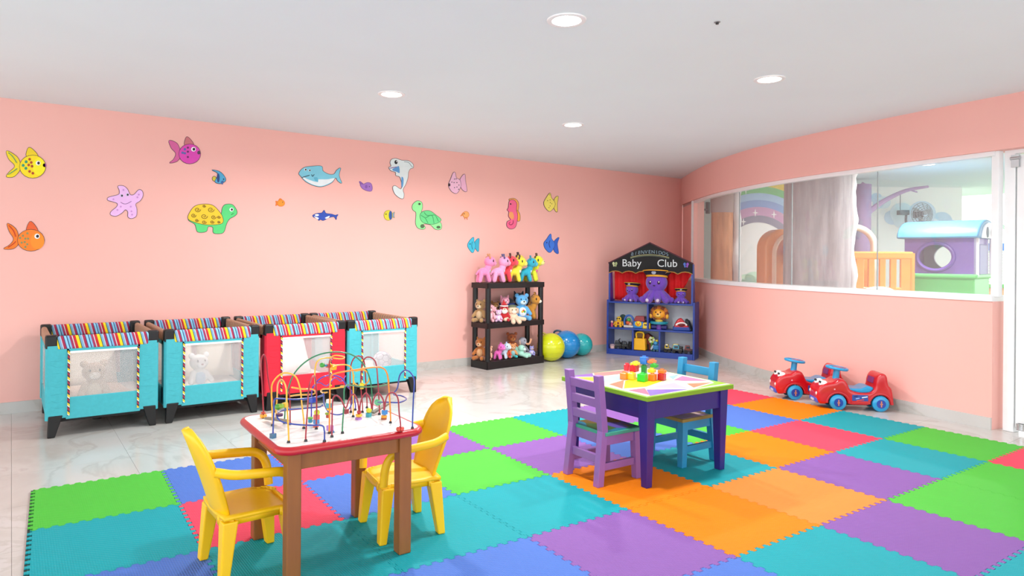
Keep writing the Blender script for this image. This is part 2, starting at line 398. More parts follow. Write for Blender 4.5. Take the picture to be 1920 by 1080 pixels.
def decal(name, label, cat, crop, parts, ink=INK):
    """parts: (part name, colour, shape, layer); shape: list of points (smoothed) or ('e',cx,cy,rx,ry) or ('l', points, width)"""
    allp = []
    for pn, c, s, lay in parts:
        if lay <= 1 and s[0] != 'l': allp += (ellp(*s[1:]) if s[0] == 'e' else list(s))
    mx = sum(p[0] for p in allp) / len(allp); my = sum(p[1] for p in allp) / len(allp)
    org = wallpt(crop, mx, my)
    t = thing(name, label, cat, org)
    def conv(P): return [((q := wallpt(crop, x, y)).x - org.x, q.z - org.z) for x, y in P]
    M = Matrix(((1, 0, 0, 0), (0, 0, -1, 0), (0, 1, 0, 0), (0, 0, 0, 1)))   # local z -> towards the room
    for pn, c, s, lay in parts:
        if s[0] == 'l':
            P = [(p.x, p.y) for p in catmull([(x, y, 0) for x, y in s[1]], 4)]
            Q = [Vector((x, -(.0048 + .0012 * lay), z)) for x, z in conv(P)]
            w = s[2] * (conv([(mx + 1, my)])[0][0])
            G().tube(Q, abs(w), 6).obj(pn, mat(c, .6, 'paint'), t); continue
        P = ellp(*s[1:]) if s[0] == 'e' else smooth2(s)
        if lay <= 1:
            G().prism(conv(grow(P, 3.2)), 0, .004 + .0012 * lay - .0006, M).obj('outline', mat(ink, .7, 'paint'), t, 0)
        G().prism(conv(P), 0, .004 + .0012 * lay, M).obj(pn, mat(c, .6, 'paint'), t, 0)
    return t
E_ = lambda *a: ('e',) + a
def spots(col, lst, r, lay=2, name='spot'): return [(name, col, E_(x, y, r, r), lay) for x, y in lst]
def eye(x, y, r, white='#ffffff'): return [('eye', white, E_(x, y, r, r * .95), 3), ('pupil', '#20161c', E_(x + r * .15, y, r * .55, r * .6), 4)]
decal('fish_cutout', 'bright yellow goldfish cut-out with purple lips at the left wall edge', 'wall decal', 1,
      [('tail', '#f6dc1c', [(150, 262), (122, 212), (50, 172), (66, 232), (112, 285), (66, 335), (50, 366), (105, 364), (150, 312)], 0), ('dorsal_fin', '#f1d21a', [(200, 215), (214, 148), (255, 170), (282, 215)], 0),
       ('body', '#ffdf12', E_(245, 290, 97, 85), 1), ('face', '#fff01c', E_(292, 290, 47, 64), 2), ('lips', '#93399b', E_(334, 280, 13, 14), 2)]
      + eye(286, 264, 18) + spots('#2f9a74', [(196, 254), (174, 281), (194, 303)], 11) + spots('#b4461f', [(222, 235), (234, 259), (215, 278), (240, 287), (222, 326), (246, 340)], 10)
      + [('fin_ray', '#2f9a74', ('l', [(62, 185), (95, 215), (125, 262)], 3), 2), ('fin_ray', '#2f9a74', ('l', [(60, 350), (100, 325), (128, 305)], 3), 2)])
decal('fish_cutout', 'orange goldfish cut-out below the yellow one at the left wall edge', 'wall decal', 1,
      [('tail', '#f47c1c', [(136, 800), (112, 750), (55, 716), (70, 775), (102, 832), (72, 878), (28, 905), (98, 905), (138, 866)], 0), ('dorsal_fin', '#e9602a', [(200, 775), (224, 702), (262, 730), (282, 780)], 0),
       ('body', '#f8821e', E_(232, 842, 100, 80), 1), ('face', '#ff9020', E_(280, 848, 52, 62), 2)] + eye(278, 812, 20)
      + spots('#8a8f5a', [(150, 825), (172, 808), (190, 830), (185, 855), (206, 790), (210, 830), (162, 860), (204, 872), (190, 893)], 8)
      + [('fin_ray', '#c2301e', ('l', [(66, 730), (100, 770), (118, 815)], 3), 2), ('fin_ray', '#c2301e', ('l', [(60, 895), (98, 870), (118, 850)], 3), 2)])
decal('fish_cutout', 'magenta goldfish cut-out high on the wall with pale pink tail', 'wall decal', 1,
      [('tail', '#d8629e', [(1350, 172), (1325, 115), (1268, 95), (1285, 150), (1318, 190), (1302, 235), (1272, 262), (1325, 250), (1352, 215)], 0), ('dorsal_fin', '#c9737a', [(1385, 130), (1398, 68), (1430, 90), (1450, 130)], 0),
       ('body', '#dd45b4', E_(1422, 195, 80, 73), 1), ('nose', '#5a3a52', E_(1490, 185, 12, 14), 2)] + eye(1450, 160, 18)
      + spots('#5b66ad', [(1385, 160), (1385, 190), (1368, 186)], 9) + spots('#6b1d5e', [(1408, 148), (1408, 178), (1408, 218)], 8))
decal('angelfish_cutout', 'small blue angelfish cut-out with yellow tail near the magenta fish', 'wall decal', 1,
      [('body', '#4aa3cf', [(1590, 316), (1640, 325), (1672, 350), (1692, 388), (1672, 410), (1640, 416), (1612, 402), (1630, 365), (1628, 335)], 1), ('tail', '#cdbf3a', E_(1606, 380, 13, 17), 0),
       ('stripe', '#1d3f7c', E_(1636, 375, 10, 34), 2), ('fin', '#2f5f9c', [(1655, 405), (1675, 395), (1668, 424)], 2), ('eye', '#12233f', E_(1676, 384, 5, 5), 3)])
decal('starfish_cutout', 'smiling lilac starfish cut-out left of the shell turtle', 'wall decal', 1,
      [('body', '#eebdf0', [(885, 437), (925, 436), (955, 460), (975, 500), (1005, 500), (1040, 465), (1066, 475), (1070, 510), (1050, 545), (1016, 570), (1025, 610), (1020, 660), (985, 678), (960, 665), (960, 630), (940, 612), (915, 635), (870, 660), (830, 650), (836, 625), (875, 592), (880, 566), (845, 552), (808, 540), (816, 520), (888, 500), (896, 470)], 1),
       ('smile', '#8f5d98', ('l', [(903, 556), (925, 568), (950, 568), (985, 550)], 2.2), 2)] + eye(912, 508, 13, '#d7c7e8') + eye(955, 501, 13, '#d7c7e8') + spots('#cf93d6', [(925, 465), (1040, 500), (1030, 520), (850, 535), (905, 590), (880, 615), (980, 590), (985, 625), (990, 650)], 7))
tp = [('body', '#56d67a', [(1668, 600), (1690, 575), (1740, 575), (1770, 610), (1776, 640), (1755, 662), (1720, 682), (1697, 720), (1682, 770), (1660, 790), (1602, 787), (1596, 745), (1560, 740), (1545, 776), (1482, 778), (1462, 722), (1412, 688), (1450, 655), (1550, 640), (1650, 650)], 0),
      ('shell', '#eccb24', [(1412, 682), (1425, 630), (1465, 585), (1530, 572), (1592, 580), (1637, 620), (1667, 668), (1662, 716), (1560, 725), (1480, 712)], 1)] + eye(1735, 612, 15) + [('smile', '#2e7d46', ('l', [(1733, 652), (1740, 645), (1752, 640)], 2), 2)]
for (x, y, r) in ((1480, 612, 24), (1580, 612, 26), (1530, 662, 26), (1450, 655, 20), (1600, 668, 20), (1530, 705, 18), (1590, 704, 16), (1530, 585, 13), (1640, 668, 14), (1640, 705, 12), (1475, 692, 14)):
    tp.append(('shell_swirl', '#8a6414', ('l', [(x + r * (1 - k / 14) * math.cos(k * .75), y + r * (1 - k / 14) * .8 * math.sin(k * .75)) for k in range(13)], 2.4), 2))
decal('turtle_cutout', 'green turtle cut-out with a yellow swirl-patterned shell', 'wall decal', 1, tp)
decal('fish_cutout', 'tiny orange round fish cut-out between the shell turtle and the orca', 'wall decal', 2, [('body', '#f7931e', E_(224, 580, 32, 28), 1), ('tail', '#ec7a18', [(198, 578), (178, 562), (182, 580), (178, 604)], 0), ('dorsal_fin', '#ec7a18', [(205, 560), (216, 540), (235, 556)], 0), ('eye', '#22130a', E_(238, 572, 4, 4), 2)], '#d9731e')
decal('shark_cutout', 'light blue shark cut-out with a white belly', 'wall decal', 2,
      [('body', '#7cc9de', [(386, 310), (430, 262), (520, 248), (590, 250), (600, 290), (650, 320), (700, 320), (725, 285), (760, 266), (745, 330), (770, 400), (735, 380), (715, 352), (680, 395), (600, 430), (530, 425), (450, 388), (402, 338)], 1),
       ('belly', '#e6eef0', [(412, 342), (470, 368), (535, 388), (552, 368), (640, 366), (704, 356), (678, 390), (600, 424), (530, 420), (455, 385)], 2), ('fin', '#5fb3cf', [(520, 350), (552, 352), (556, 388), (536, 384)], 3),
       ('mouth', '#2d3a48', ('l', [(412, 350), (440, 342), (478, 330)], 3), 3), ('gill', '#2d3a48', ('l', [(498, 322), (506, 340), (522, 322)], 2.4), 3)] + eye(443, 279, 13, '#cfe6ee') + eye(480, 286, 12, '#cfe6ee'))
decal('whale_cutout', 'small purple whale cut-out beside the dolphin', 'wall decal', 2, [('body', '#a06fc0', [(938, 412), (970, 410), (1002, 396), (1032, 405), (1044, 440), (1036, 470), (1000, 468), (958, 448)], 1), ('tail', '#8b5cae', [(950, 425), (930, 388), (944, 392), (966, 415)], 0), ('fin', '#8453a8', E_(990, 432, 12, 16), 2), ('eye', '#2a1836', E_(1018, 432, 4, 4), 2)], '#6d4590')
decal('dolphin_cutout', 'white leaping dolphin cut-out with blue belly patches', 'wall decal', 2,
      [('body', '#e4efef', [(1206, 215), (1222, 186), (1262, 180), (1310, 196), (1370, 200), (1410, 230), (1412, 262), (1388, 270), (1370, 300), (1365, 350), (1345, 410), (1320, 460), (1330, 500), (1320, 540), (1280, 525), (1245, 490), (1230, 440), (1252, 425), (1300, 455), (1312, 420), (1305, 375), (1290, 342), (1258, 330), (1255, 302), (1215, 288), (1195, 262), (1215, 246)], 1),
       ('belly', '#5f9fd6', [(1226, 274), (1262, 256), (1284, 250), (1290, 308), (1262, 298), (1232, 288)], 2), ('belly', '#5f9fd6', [(1308, 345), (1325, 360), (1322, 420), (1310, 440), (1306, 390)], 2), ('mouth', '#8f6aa8', ('l', [(1200, 268), (1225, 262), (1262, 255)], 3), 2), ('fin_line', '#7e8f96', ('l', [(1330, 208), (1370, 215), (1395, 245), (1408, 258)], 2), 2)] + [('eye', '#1a1a22', E_(1258, 212, 14, 18), 3), ('eye_glint', '#ffffff', E_(1263, 206, 4, 6), 4)])
decal('orca_cutout', 'small dark blue orca cut-out with white patches', 'wall decal', 2,
      [('body', '#2349ae', [(510, 692), (545, 674), (592, 668), (612, 645), (628, 672), (680, 680), (712, 690), (736, 684), (724, 704), (720, 728), (700, 702), (650, 712), (606, 735), (580, 726), (565, 735), (550, 716), (526, 710)], 1),
       ('eye_patch', '#ffffff', E_(546, 688, 18, 9), 2), ('belly', '#ffffff', [(522, 700), (560, 712), (556, 726), (530, 710)], 2), ('flank_patch', '#ffffff', [(620, 712), (660, 695), (652, 712), (632, 720)], 2)], '#1a2a66')
decal('fish_cutout', 'tiny yellow and blue striped fish cut-out left of the green sea turtle', 'wall decal', 2,
      [('body', '#d9cf2e', E_(1190, 690, 38, 44), 1), ('stripe', '#28519a', E_(1208, 690, 15, 40), 2), ('tail', '#7f9bbf', [(1225, 690), (1245, 660), (1240, 690), (1244, 712)], 0), ('eye', '#1c2a10', E_(1168, 680, 5, 6), 2)], '#8f8a2a')
decal('sea_turtle_cutout', 'pale green sea turtle cut-out swimming up beside the dolphin', 'wall decal', 2,
      [('body', '#92ea97', [(1404, 612), (1420, 580), (1455, 560), (1490, 575), (1496, 620), (1486, 660), (1500, 690), (1560, 720), (1640, 740), (1668, 775), (1660, 815), (1612, 814), (1568, 775), (1505, 768), (1522, 800), (1500, 816), (1455, 802), (1436, 760), (1440, 690), (1436, 660), (1412, 642)], 0),
       ('shell', '#66d485', [(1474, 692), (1500, 657), (1560, 650), (1620, 690), (1664, 732), (1610, 766), (1540, 766), (1490, 742)], 1), ('claws', '#4a6a44', E_(1495, 788, 18, 18), 2), ('claws', '#4a6a44', E_(1640, 797, 18, 12), 2)] + eye(1468, 588, 11, '#5f8a5a')
      + [('shell_line', '#3f9a62', ('l', P, 2.2), 2) for P in ([(1482, 690), (1520, 715), (1545, 760)], [(1510, 662), (1535, 690), (1580, 690)], [(1520, 715), (1580, 690), (1600, 764)], [(1580, 690), (1610, 690), (1640, 745)])])
decal('fish_cutout', 'pale pink spotted fish cut-out facing left beside the dolphin', 'wall decal', 3,
      [('tail', '#edb3cf', [(488, 312), (496, 262), (532, 224), (540, 290), (552, 376), (516, 366)], 0), ('body', '#f1bdd6', [(388, 315), (404, 275), (428, 215), (446, 210), (456, 255), (487, 276), (497, 312), (490, 352), (460, 396), (420, 382), (395, 347)], 1), ('lips', '#3a2430', E_(394, 320, 9, 14), 2)]
      + spots('#43323f', [(416, 296), (440, 268), (455, 266), (436, 300), (462, 300), (480, 322), (462, 340), (478, 360), (440, 345)], 4.5))
decal('crab_cutout', 'tiny orange hermit crab cut-out right of the green sea turtle', 'wall decal', 3, [('body', '#efa662', E_(544, 588, 26, 28), 1), ('claw', '#d98236', [(522, 585), (498, 600), (506, 590), (520, 572)], 0), ('leg', '#d98236', ('l', [(548, 610), (556, 632)], 3), 1), ('leg', '#d98236', ('l', [(535, 610), (532, 630)], 3), 1), ('eye', '#3a1d0a', E_(528, 580, 4, 5), 2)], '#c77c3a')
decal('seahorse_cutout', 'pink seahorse cut-out with orange crest and fin', 'wall decal', 3,
      [('crest', '#f0a552', [(935, 462), (950, 445), (985, 446), (1016, 480), (1014, 545), (1000, 550)], 0), ('fin', '#f5a83c', [(1000, 545), (1028, 585), (1028, 640), (1004, 636)], 0),
       ('body', '#f2668f', [(916, 545), (926, 525), (932, 475), (952, 455), (982, 462), (1000, 495), (996, 545), (1006, 585), (1003, 645), (985, 702), (945, 716), (914, 692), (916, 652), (945, 634), (928, 602), (930, 562)], 1),
       ('belly', '#f3a063', [(932, 570), (960, 565), (975, 600), (965, 632), (935, 610)], 2), ('tail_curl', '#9b2c52', ('l', [(968, 640), (965, 668), (945, 680), (930, 668), (940, 655)], 2.6), 2), ('eye', '#3a1020', E_(945, 492, 6, 7), 3)])
decal('fish_cutout', 'pale yellow fish cut-out facing left near the right end of the wall', 'wall decal', 3,
      [('tail', '#f2dc62', [(1332, 492), (1345, 440), (1374, 424), (1366, 490), (1366, 562), (1342, 542)], 0), ('body', '#f6e56a', [(1246, 480), (1264, 440), (1300, 394), (1312, 436), (1336, 466), (1346, 495), (1330, 530), (1295, 558), (1256, 520)], 1)] + spots('#8d7a26', [(1278, 462), (1300, 455), (1302, 480), (1315, 490), (1300, 510), (1290, 525), (1298, 410)], 4))
decal('fish_cutout', 'small turquoise fish cut-out above the toy rack', 'wall decal', 3,
      [('tail', '#35aecb', [(618, 862), (635, 820), (662, 804), (660, 860), (656, 920), (630, 892)], 0), ('body', '#3cbbd6', [(560, 860), (580, 820), (612, 792), (616, 830), (628, 866), (606, 930), (570, 892)], 1), ('eye', '#123a4a', E_(580, 852, 5, 6), 2), ('gill', '#1b7f9a', ('l', [(600, 830), (594, 865), (602, 900)], 2.4), 2)], '#2a6e86')
decal('fish_cutout', 'royal blue fish cut-out right of the seahorse and below the yellow fish', 'wall decal', 3,
      [('tail', '#2f62cc', [(1330, 852), (1350, 815), (1382, 794), (1366, 850), (1376, 936), (1340, 916)], 0), ('body', '#3c78de', [(1246, 845), (1270, 810), (1306, 762), (1314, 805), (1340, 842), (1336, 880), (1300, 928), (1258, 892)], 1), ('eye', '#0e1f50', E_(1270, 840, 5, 6), 2), ('gill', '#1d3f94', ('l', [(1298, 820), (1290, 850), (1298, 885)], 2.6), 2)], '#23407e')

# ---------------------------------------------------------------- plush builders
def plush_sit(name, label, loc, rz, h, col, belly=None, muzzle=None, ears='round', cat='plush toy', group=None, inner=None, lean=0, limb=None, nose='#2a1a16', accent=None):
    t = thing(name, label, cat, loc, rz, group)
    if lean: t.rotation_euler = Euler((0, lean, rz))
    k = h; m = mat(col, .9, 'plush'); ml = mat(limb or col, .9, 'plush'); mu = mat(muzzle or '#efe2cd', .9, 'plush')
    g = G().ell((0, 0, .28 * k), (.2 * k, .21 * k, .27 * k))
    for s in (-1, 1): g.cap((.05 * k, s * .17 * k, .45 * k), (.2 * k, s * .27 * k, .24 * k), .075 * k, .07 * k)
    g.cap((0, 0, .45 * k), (.03 * k, 0, .6 * k), .13 * k)
    g.obj('body', m, t, remesh=.025 * k)
    for s in (-1, 1):
        G().cap((.08 * k, s * .12 * k, .1 * k), (.32 * k, s * .19 * k, .095 * k), .09 * k, .095 * k).obj('leg', ml, t, remesh=.025 * k)
    hd = G().ell((.03 * k, 0, .72 * k), (.2 * k, .235 * k, .21 * k), u=20, v=14).obj('head', m, t, 180)
    if ears == 'round':
        for s in (-1, 1): G().ell((.02 * k, s * .19 * k, .9 * k), (.045 * k, .08 * k, .08 * k)).obj('ear', m, t, 180)
    elif ears == 'long':
        for s in (-1, 1): G().cap((0, s * .12 * k, .88 * k), (-.02 * k, s * .17 * k, 1.15 * k), .06 * k, .05 * k).obj('ear', m, t, remesh=.025 * k)
    elif ears == 'point':
        for s in (-1, 1): G().cyl((0.02 * k, s * .14 * k, .85 * k), (.02 * k, s * .19 * k, 1.0 * k), .075 * k, .015 * k).obj('ear', m, t, 60)
    elif ears == 'flop':
        for s in (-1, 1): G().ell((.02 * k, s * .24 * k, .68 * k), (.05 * k, .05 * k, .15 * k), (s * -.3, 0, 0)).obj('ear', mat(inner or col, .9, 'plush'), t, 180)
    G().ell((.19 * k, 0, .66 * k), (.085 * k, .115 * k, .085 * k)).obj('muzzle', mu, t, 180)
    G().ell((.27 * k, 0, .69 * k), (.025 * k, .035 * k, .025 * k), u=8, v=6).obj('nose', mat(nose, .4), t, 180)
    for s in (-1, 1): G().ell((.2 * k, s * .09 * k, .77 * k), (.02 * k, .025 * k, .032 * k), u=8, v=6).obj('eye', mat('#17120f', .2), t, 180)
    if belly: G().ell((.1 * k, 0, .3 * k), (.12 * k, .155 * k, .19 * k)).obj('belly', mat(belly, .9, 'plush'), t, 180)
    if accent: accent(t, k)
    return t
def plush_stand(name, label, loc, rz, h, col, patch=None, horn='#3a1d18', muzzle=None, mane=None, cat='plush toy', group=None, legc=None, tail=True, head=1.0):
    t = thing(name, label, cat, loc, rz, group); k = h; m = mat(col, .9, 'plush')
    g = G().ell((0, 0, .37 * k), (.21 * k, .15 * k, .15 * k)).cap((.12 * k, 0, .42 * k), (.2 * k, 0, .6 * k), .13 * k, .11 * k)
    g.obj('body', m, t, remesh=.025 * k)
    for sx in (-1, 1):
        for s in (-1, 1):
            G().cap((sx * .11 * k, s * .075 * k, .33 * k), (sx * .17 * k, s * .09 * k, .075 * k), .082 * k, .078 * k).obj('leg', mat(legc or col, .9, 'plush'), t, remesh=.025 * k)
    q = head
    G().ell((.23 * k, 0, .72 * k), (.2 * k * q, .19 * k * q, .185 * k * q), u=20, v=14).obj('head', m, t, 180)
    G().ell((.375 * k, 0, .67 * k), (.1 * k * q, .105 * k * q, .095 * k * q)).obj('muzzle', mat(muzzle or col, .9, 'plush'), t, 180)
    for s in (-1, 1):
        G().ell((.28 * k, s * .178 * k * q, .75 * k), (.026 * k, .016 * k, .05 * k), u=8, v=6).obj('eye', mat('#1a1010', .2), t, 180)
        G().ell((.17 * k, s * .16 * k * q, .86 * k), (.03 * k, .05 * k, .045 * k), (s * -.5, 0, 0), 10, 8).obj('ear', mat(horn, .8, 'plush'), t, 180)
        G().ell((.462 * k * (.9 + .1 * q), s * .04 * k, .7 * k), .012 * k, u=6, v=5).obj('nostril', mat('#5a2a2a', .5), t, 180)
        if horn: G().cap((.2 * k, s * .06 * k, .86 * k), (.18 * k, s * .075 * k, .97 * k), .022 * k, .03 * k, 8).obj('horn', mat(horn, .8, 'plush'), t, 180)
    if patch: G().ell((.16 * k, 0, .43 * k), (.09 * k, .115 * k, .12 * k)).obj('chest_patch', mat(patch, .9, 'plush'), t, 180)
    if mane: G().tube([(.18 * k, 0, .9 * k), (.06 * k, 0, .8 * k), (.03 * k, 0, .62 * k), (-.04 * k, 0, .5 * k)], .05 * k, 10).obj('mane', mat(mane, .9, 'plush'), t)
    if tail: G().cap((-.18 * k, 0, .42 * k), (-.26 * k, 0, .3 * k), .03 * k, .04 * k, 8).obj('tail', mat(mane or col, .9, 'plush'), t, 180)
    return t
def pillow(name, label, loc, rot, size, col, cat='pillow', group=None):
    g = G(); n = 10; top = {}; bot = {}
    for i in range(n + 1):
        for j in range(n + 1):
            u = i / n * 2 - 1; v = j / n * 2 - 1
            hgt = (max(0, (1 - u ** 4)) * max(0, (1 - v ** 4))) ** .5 * .5
            x = u * .5 * (1 - .05 * (1 - abs(v) ** 2) * 0 - .06 * (1 - v * v)) ; y = v * .5 * (1 - .06 * (1 - u * u))
            top[i, j] = g.bm.verts.new((x * size[0], y * size[1], hgt * size[2] + .002)); bot[i, j] = g.bm.verts.new((x * size[0], y * size[1], -hgt * size[2] - .002))
    for i in range(n):
        for j in range(n):
            g.bm.faces.new((top[i, j], top[i + 1, j], top[i + 1, j + 1], top[i, j + 1])); g.bm.faces.new((bot[i, j], bot[i, j + 1], bot[i + 1, j + 1], bot[i + 1, j]))
    for i in range(n):
        for a, b in (((i, 0), (i + 1, 0)), ((i + 1, n), (i, n)), ((0, i + 1), (0, i)), ((n, i), (n, i + 1))):
            g.bm.faces.new((bot[a], bot[b], top[b], top[a]))
    o = g.obj(name, mat(col, .85, 'fabric'), None, 60); o.location = loc; o.rotation_euler = rot
    return tag(o, label, cat, group)

# ---------------------------------------------------------------- travel cribs
SEQ = [('#f6d51e', 9), ('#14523f', 2.5), ('#7aa6c9', 7), ('#b9c7d6', 3), ('#a3264a', 8), ('#1d3f73', 2), ('#8fc7e6', 7), ('#1c3a66', 3), ('#7fb5dc', 6), ('#a03058', 8), ('#c9cbd2', 3), ('#c0232e', 9)]
SEQ2 = [('#d9b48c', 5), ('#7a4a3a', 4), ('#c78f5c', 4), ('#8a8f8a', 4), ('#8f3f4a', 4)]
STR_X = stripes('rail_stripes_long', SEQ, .128, 'X', .8, .25); STR_Y = stripes('rail_stripes_side', SEQ2, .05, 'Y', .85, .5)
PIPE = stripes('piping_stripes', [('#f0c928', 4), ('#2b2b4a', 3), ('#a32a3a', 4), ('#2b2b4a', 2), ('#e9e3d8', 2)], .06, 'Z', .8, 1.0)
NET = glassy('crib_netting', 0, .24, (1, 1, 1, 1), 0, lin('#f3efee'))
BLACK = mat('#0b0b0d', .45)
CW, CD, CH = .70, .95, .70
def crib(x, label, fab, yaw=0):
    t = thing('travel_crib', label, 'travel crib', (x, 5.38, 0), yaw, 'row of travel cribs along the wall')
    m = mat(fab, .75, 'fabric'); mb = mat('#f6f4f2', .8, 'fabric')
    W2 = CW / 2
    for sx in (-1, 1):
        for y, s in ((.03, -1), (CD - .03, 1)):
            G().taper((sx * (W2 - .035), y, .0), (.045, .05), (sx * (W2 - .06), y - s * .0, .15), (.085, .06)).obj('leg', BLACK, t, 0, bev=.006)
            c = G().box((sx * (W2 - .035), y - s * .01, CH - .045), (.075, .065, .095)).taper((sx * (W2 - .06), y - s * .01, CH - .13), (.03, .05), (sx * (W2 - .045), y - s * .01, CH - .085), (.09, .06))
            c.obj('corner_block', BLACK, t, 0, bev=.012)
            G().cyl((sx * (W2 - .02), y, .12), (sx * (W2 - .02), y, CH - .06), .022).obj('corner_post', m, t)
    G().box((0, .022, CH - .052), (CW - .13, .045, .095)).obj('top_rail', STR_X, t, 0, bev=.018, seg=3)
    G().box((0, CD - .022, CH - .052), (CW - .13, .045, .095)).obj('top_rail', STR_X, t, 0, bev=.018, seg=3)
    for sx in (-1, 1): G().box((sx * (W2 - .022), CD / 2, CH - .055), (.04, CD - .13, .085)).obj('side_rail', STR_Y, t, 0, bev=.018, seg=3)
    # fabric surround of the netting, front and back with one opening each
    for y, nm in ((.012, 'front_panel'), (CD - .012, 'back_panel')):
        p = G(); p.box((-(W2 - .075), y, .38), (.13, .012, .50)).box((W2 - .075, y, .38), (.13, .012, .50))
        p.box((0, y, .195), (CW - .24, .014, .15)).box((0, y, .6), (CW - .24, .012, .045))
        p.obj(nm, m, t, 0, bev=.004)
        G().box((0, y, .425), (CW - .27, .003, .33)).obj('netting', NET, t, 0)
        if y < .1:
            G().box((0, y - .009, .582), (CW - .26, .004, .014)).obj('netting_hem', mb, t, 0)
            for sx in (-1, 1): G().box((sx * (W2 - .135), y - .009, .37), (.014, .008, .45)).obj('piping', PIPE, t, 0, bev=.002)
            # soft wrinkles in the fabric: low ridges
            for sx in (-1, 1):
                for k in range(8): G().tube([(sx * (W2 - .03), y - .0055, .21 + k * .047 + .01 * math.sin(k * 2.3 + x)), (sx * (W2 - .07), y - .0062, .2 + k * .047 + .008 * math.sin(k * 4.1 + x)), (sx * (W2 - .11), y - .0052, .206 + k * .047)], .0018, 6).obj('fabric_fold', m, t)
    for sx in (-1, 1):
        x0 = sx * (W2 - .012)
        p = G(); p.box((x0, .09, .38), (.012, .14, .5)).box((x0, CD - .09, .38), (.012, .14, .5)).box((x0, CD / 2, .19), (.012, CD - .2, .14)).box((x0, CD / 2, .6), (.012, CD - .2, .045)); p.obj('side_panel', m, t, 0, bev=.004)
        G().box((x0, CD / 2, .425), (.003, CD - .3, .33)).obj('netting', NET, t, 0)
    G().box((0, CD / 2, .165), (CW - .06, CD - .07, .05)).obj('mattress', mat('#e9ded6', .85, 'fabric'), t, 0, bev=.015)
    G().box((0, CD / 2, .11), (CW - .1, CD - .12, .03)).cyl((0, CD / 2, .0), (0, CD / 2, .11), .03).obj('base_board', mat('#232426', .7), t, 0)
    return t
TEAL, RED = '#43b0bb', '#d81a34'
crib(.545, 'turquoise travel crib at the left end of the row', TEAL)
crib(1.285, 'turquoise travel crib second from the left, holding the white bear', TEAL)
crib(2.03, 'red travel crib between the turquoise ones', RED)
crib(2.75, 'turquoise travel crib at the right end of the row, holding the ball', TEAL)
PB = -PI / 2
plush_sit('teddy_bear', 'big beige teddy bear lying against a pillow in the leftmost crib', (.50, 5.60, .165), PB, .33, '#cdb49a', '#e0cdb4', '#e8dccd', limb='#d8bd8e', cat='teddy bear', nose='#efe6dc')
pillow('crib_pillow', 'large cream pillow propped behind the big beige teddy', (.48, 6.12, .40), (math.radians(70), 0, 0), (.46, .40, .12), '#e3d6c6')
pillow('crib_pillow', 'flat peach cushion under the big beige teddy', (.5, 5.78, .225), (0, 0, .1), (.5, .5, .06), '#e6cdb6')
plush_sit('teddy_bear', 'white teddy bear in pale blue clothes sitting in the second crib', (1.22, 5.60, .195), PB + .15, .30, '#f4efe9', '#b9d2ea', '#ffffff', limb='#f4efe9', cat='teddy bear', nose='#b98a8a')
pillow('crib_pillow', 'cream pillow behind the white bear in the second crib, left one', (1.13, 6.06, .40), (math.radians(72), 0, .12), (.30, .36, .12), '#e6dccc')
pillow('crib_pillow', 'cream pillow behind the white bear in the second crib, right one', (1.44, 6.02, .38), (math.radians(68), 0, -.1), (.30, .34, .12), '#ddd2c0')
pillow('crib_pillow', 'white rounded pillow standing in the red crib', (2.06, 5.85, .36), (math.radians(66), 0, .25), (.34, .34, .14), '#f3f0ee')
pillow('crib_pillow', 'beige pillow at the left end inside the red crib', (1.86, 6.08, .38), (math.radians(72), 0, .1), (.26, .34, .1), '#ddd3c4')
ball = thing('soccer_ball', 'white toy ball with dark pentagon seams inside the rightmost crib', 'ball', (2.87, 5.66, .19))
bm_ = bmesh.new(); bmesh.ops.create_icosphere(bm_, subdivisions=4, radius=.088)
me = bpy.data.meshes.new('ball_shell'); bm_.to_mesh(me); bm_.free()
mobj('ball_shell', me, mat('#dcd3e4', .5), ball, 180, loc=(0, 0, .088))
phi = (1 + 5 ** .5) / 2
IC = [Vector(v).normalized() for v in ((0, 1, phi), (0, 1, -phi), (0, -1, phi), (0, -1, -phi), (1, phi, 0), (1, -phi, 0), (-1, phi, 0), (-1, -phi, 0), (phi, 0, 1), (phi, 0, -1), (-phi, 0, 1), (-phi, 0, -1))]
sg = G()
for a in range(12):
    nb = sorted(range(12), key=lambda b: (IC[a] - IC[b]).length)[1:6]
    pts = [(IC[a] * 2 + IC[b]).normalized() for b in nb]
    ax = IC[a]; e1 = (pts[0] - ax * pts[0].dot(ax)).normalized(); e2 = ax.cross(e1)
    pts.sort(key=lambda p: math.atan2(p.dot(e2), p.dot(e1)))
    sg.tube([p * .0885 for q in range(5) for p in [(pts[q].lerp(pts[(q + 1) % 5], w)).normalized() for w in (0, .33, .66)]], .0022, 5, True)
    for b in nb:
        if a < b: sg.tube([((IC[a].lerp(IC[b], w)).normalized()) * .0885 for w in (.333, .5, .667)], .0022, 5)
sg.obj('seams', mat('#6a5a78', .6), ball, 180, loc=(0, 0, .088))

# ---------------------------------------------------------------- bead maze table
bt = thing('bead_maze_table', 'wooden bead maze table with white top, red rim and wire loops', 'activity table', (1.125, 2.71, .012), math.radians(-2))
def rrect(w, d, r, n=6):
    P = []
    for cx_, cy_, a0 in ((w / 2 - r, d / 2 - r, 0), (-w / 2 + r, d / 2 - r, PI / 2), (-w / 2 + r, -d / 2 + r, PI), (w / 2 - r, -d / 2 + r, 1.5 * PI)):
        P += [(cx_ + r * math.cos(a0 + k * PI / 2 / n), cy_ + r * math.sin(a0 + k * PI / 2 / n)) for k in range(n + 1)]
    return P
WOOD = mat('#935a27', .45, 'wood')
G().prism(rrect(.59, .585, .05), .506, .5285).obj('table_top', mat('#f3f1ee', .3, 'paint', coat=.2), bt, 40)
G().tube([(x, y, .513) for x, y in rrect(.596, .591, .055)], .0165, 10, True).obj('red_rim', mat('#bb1622', .35, coat=.3), bt, 60)
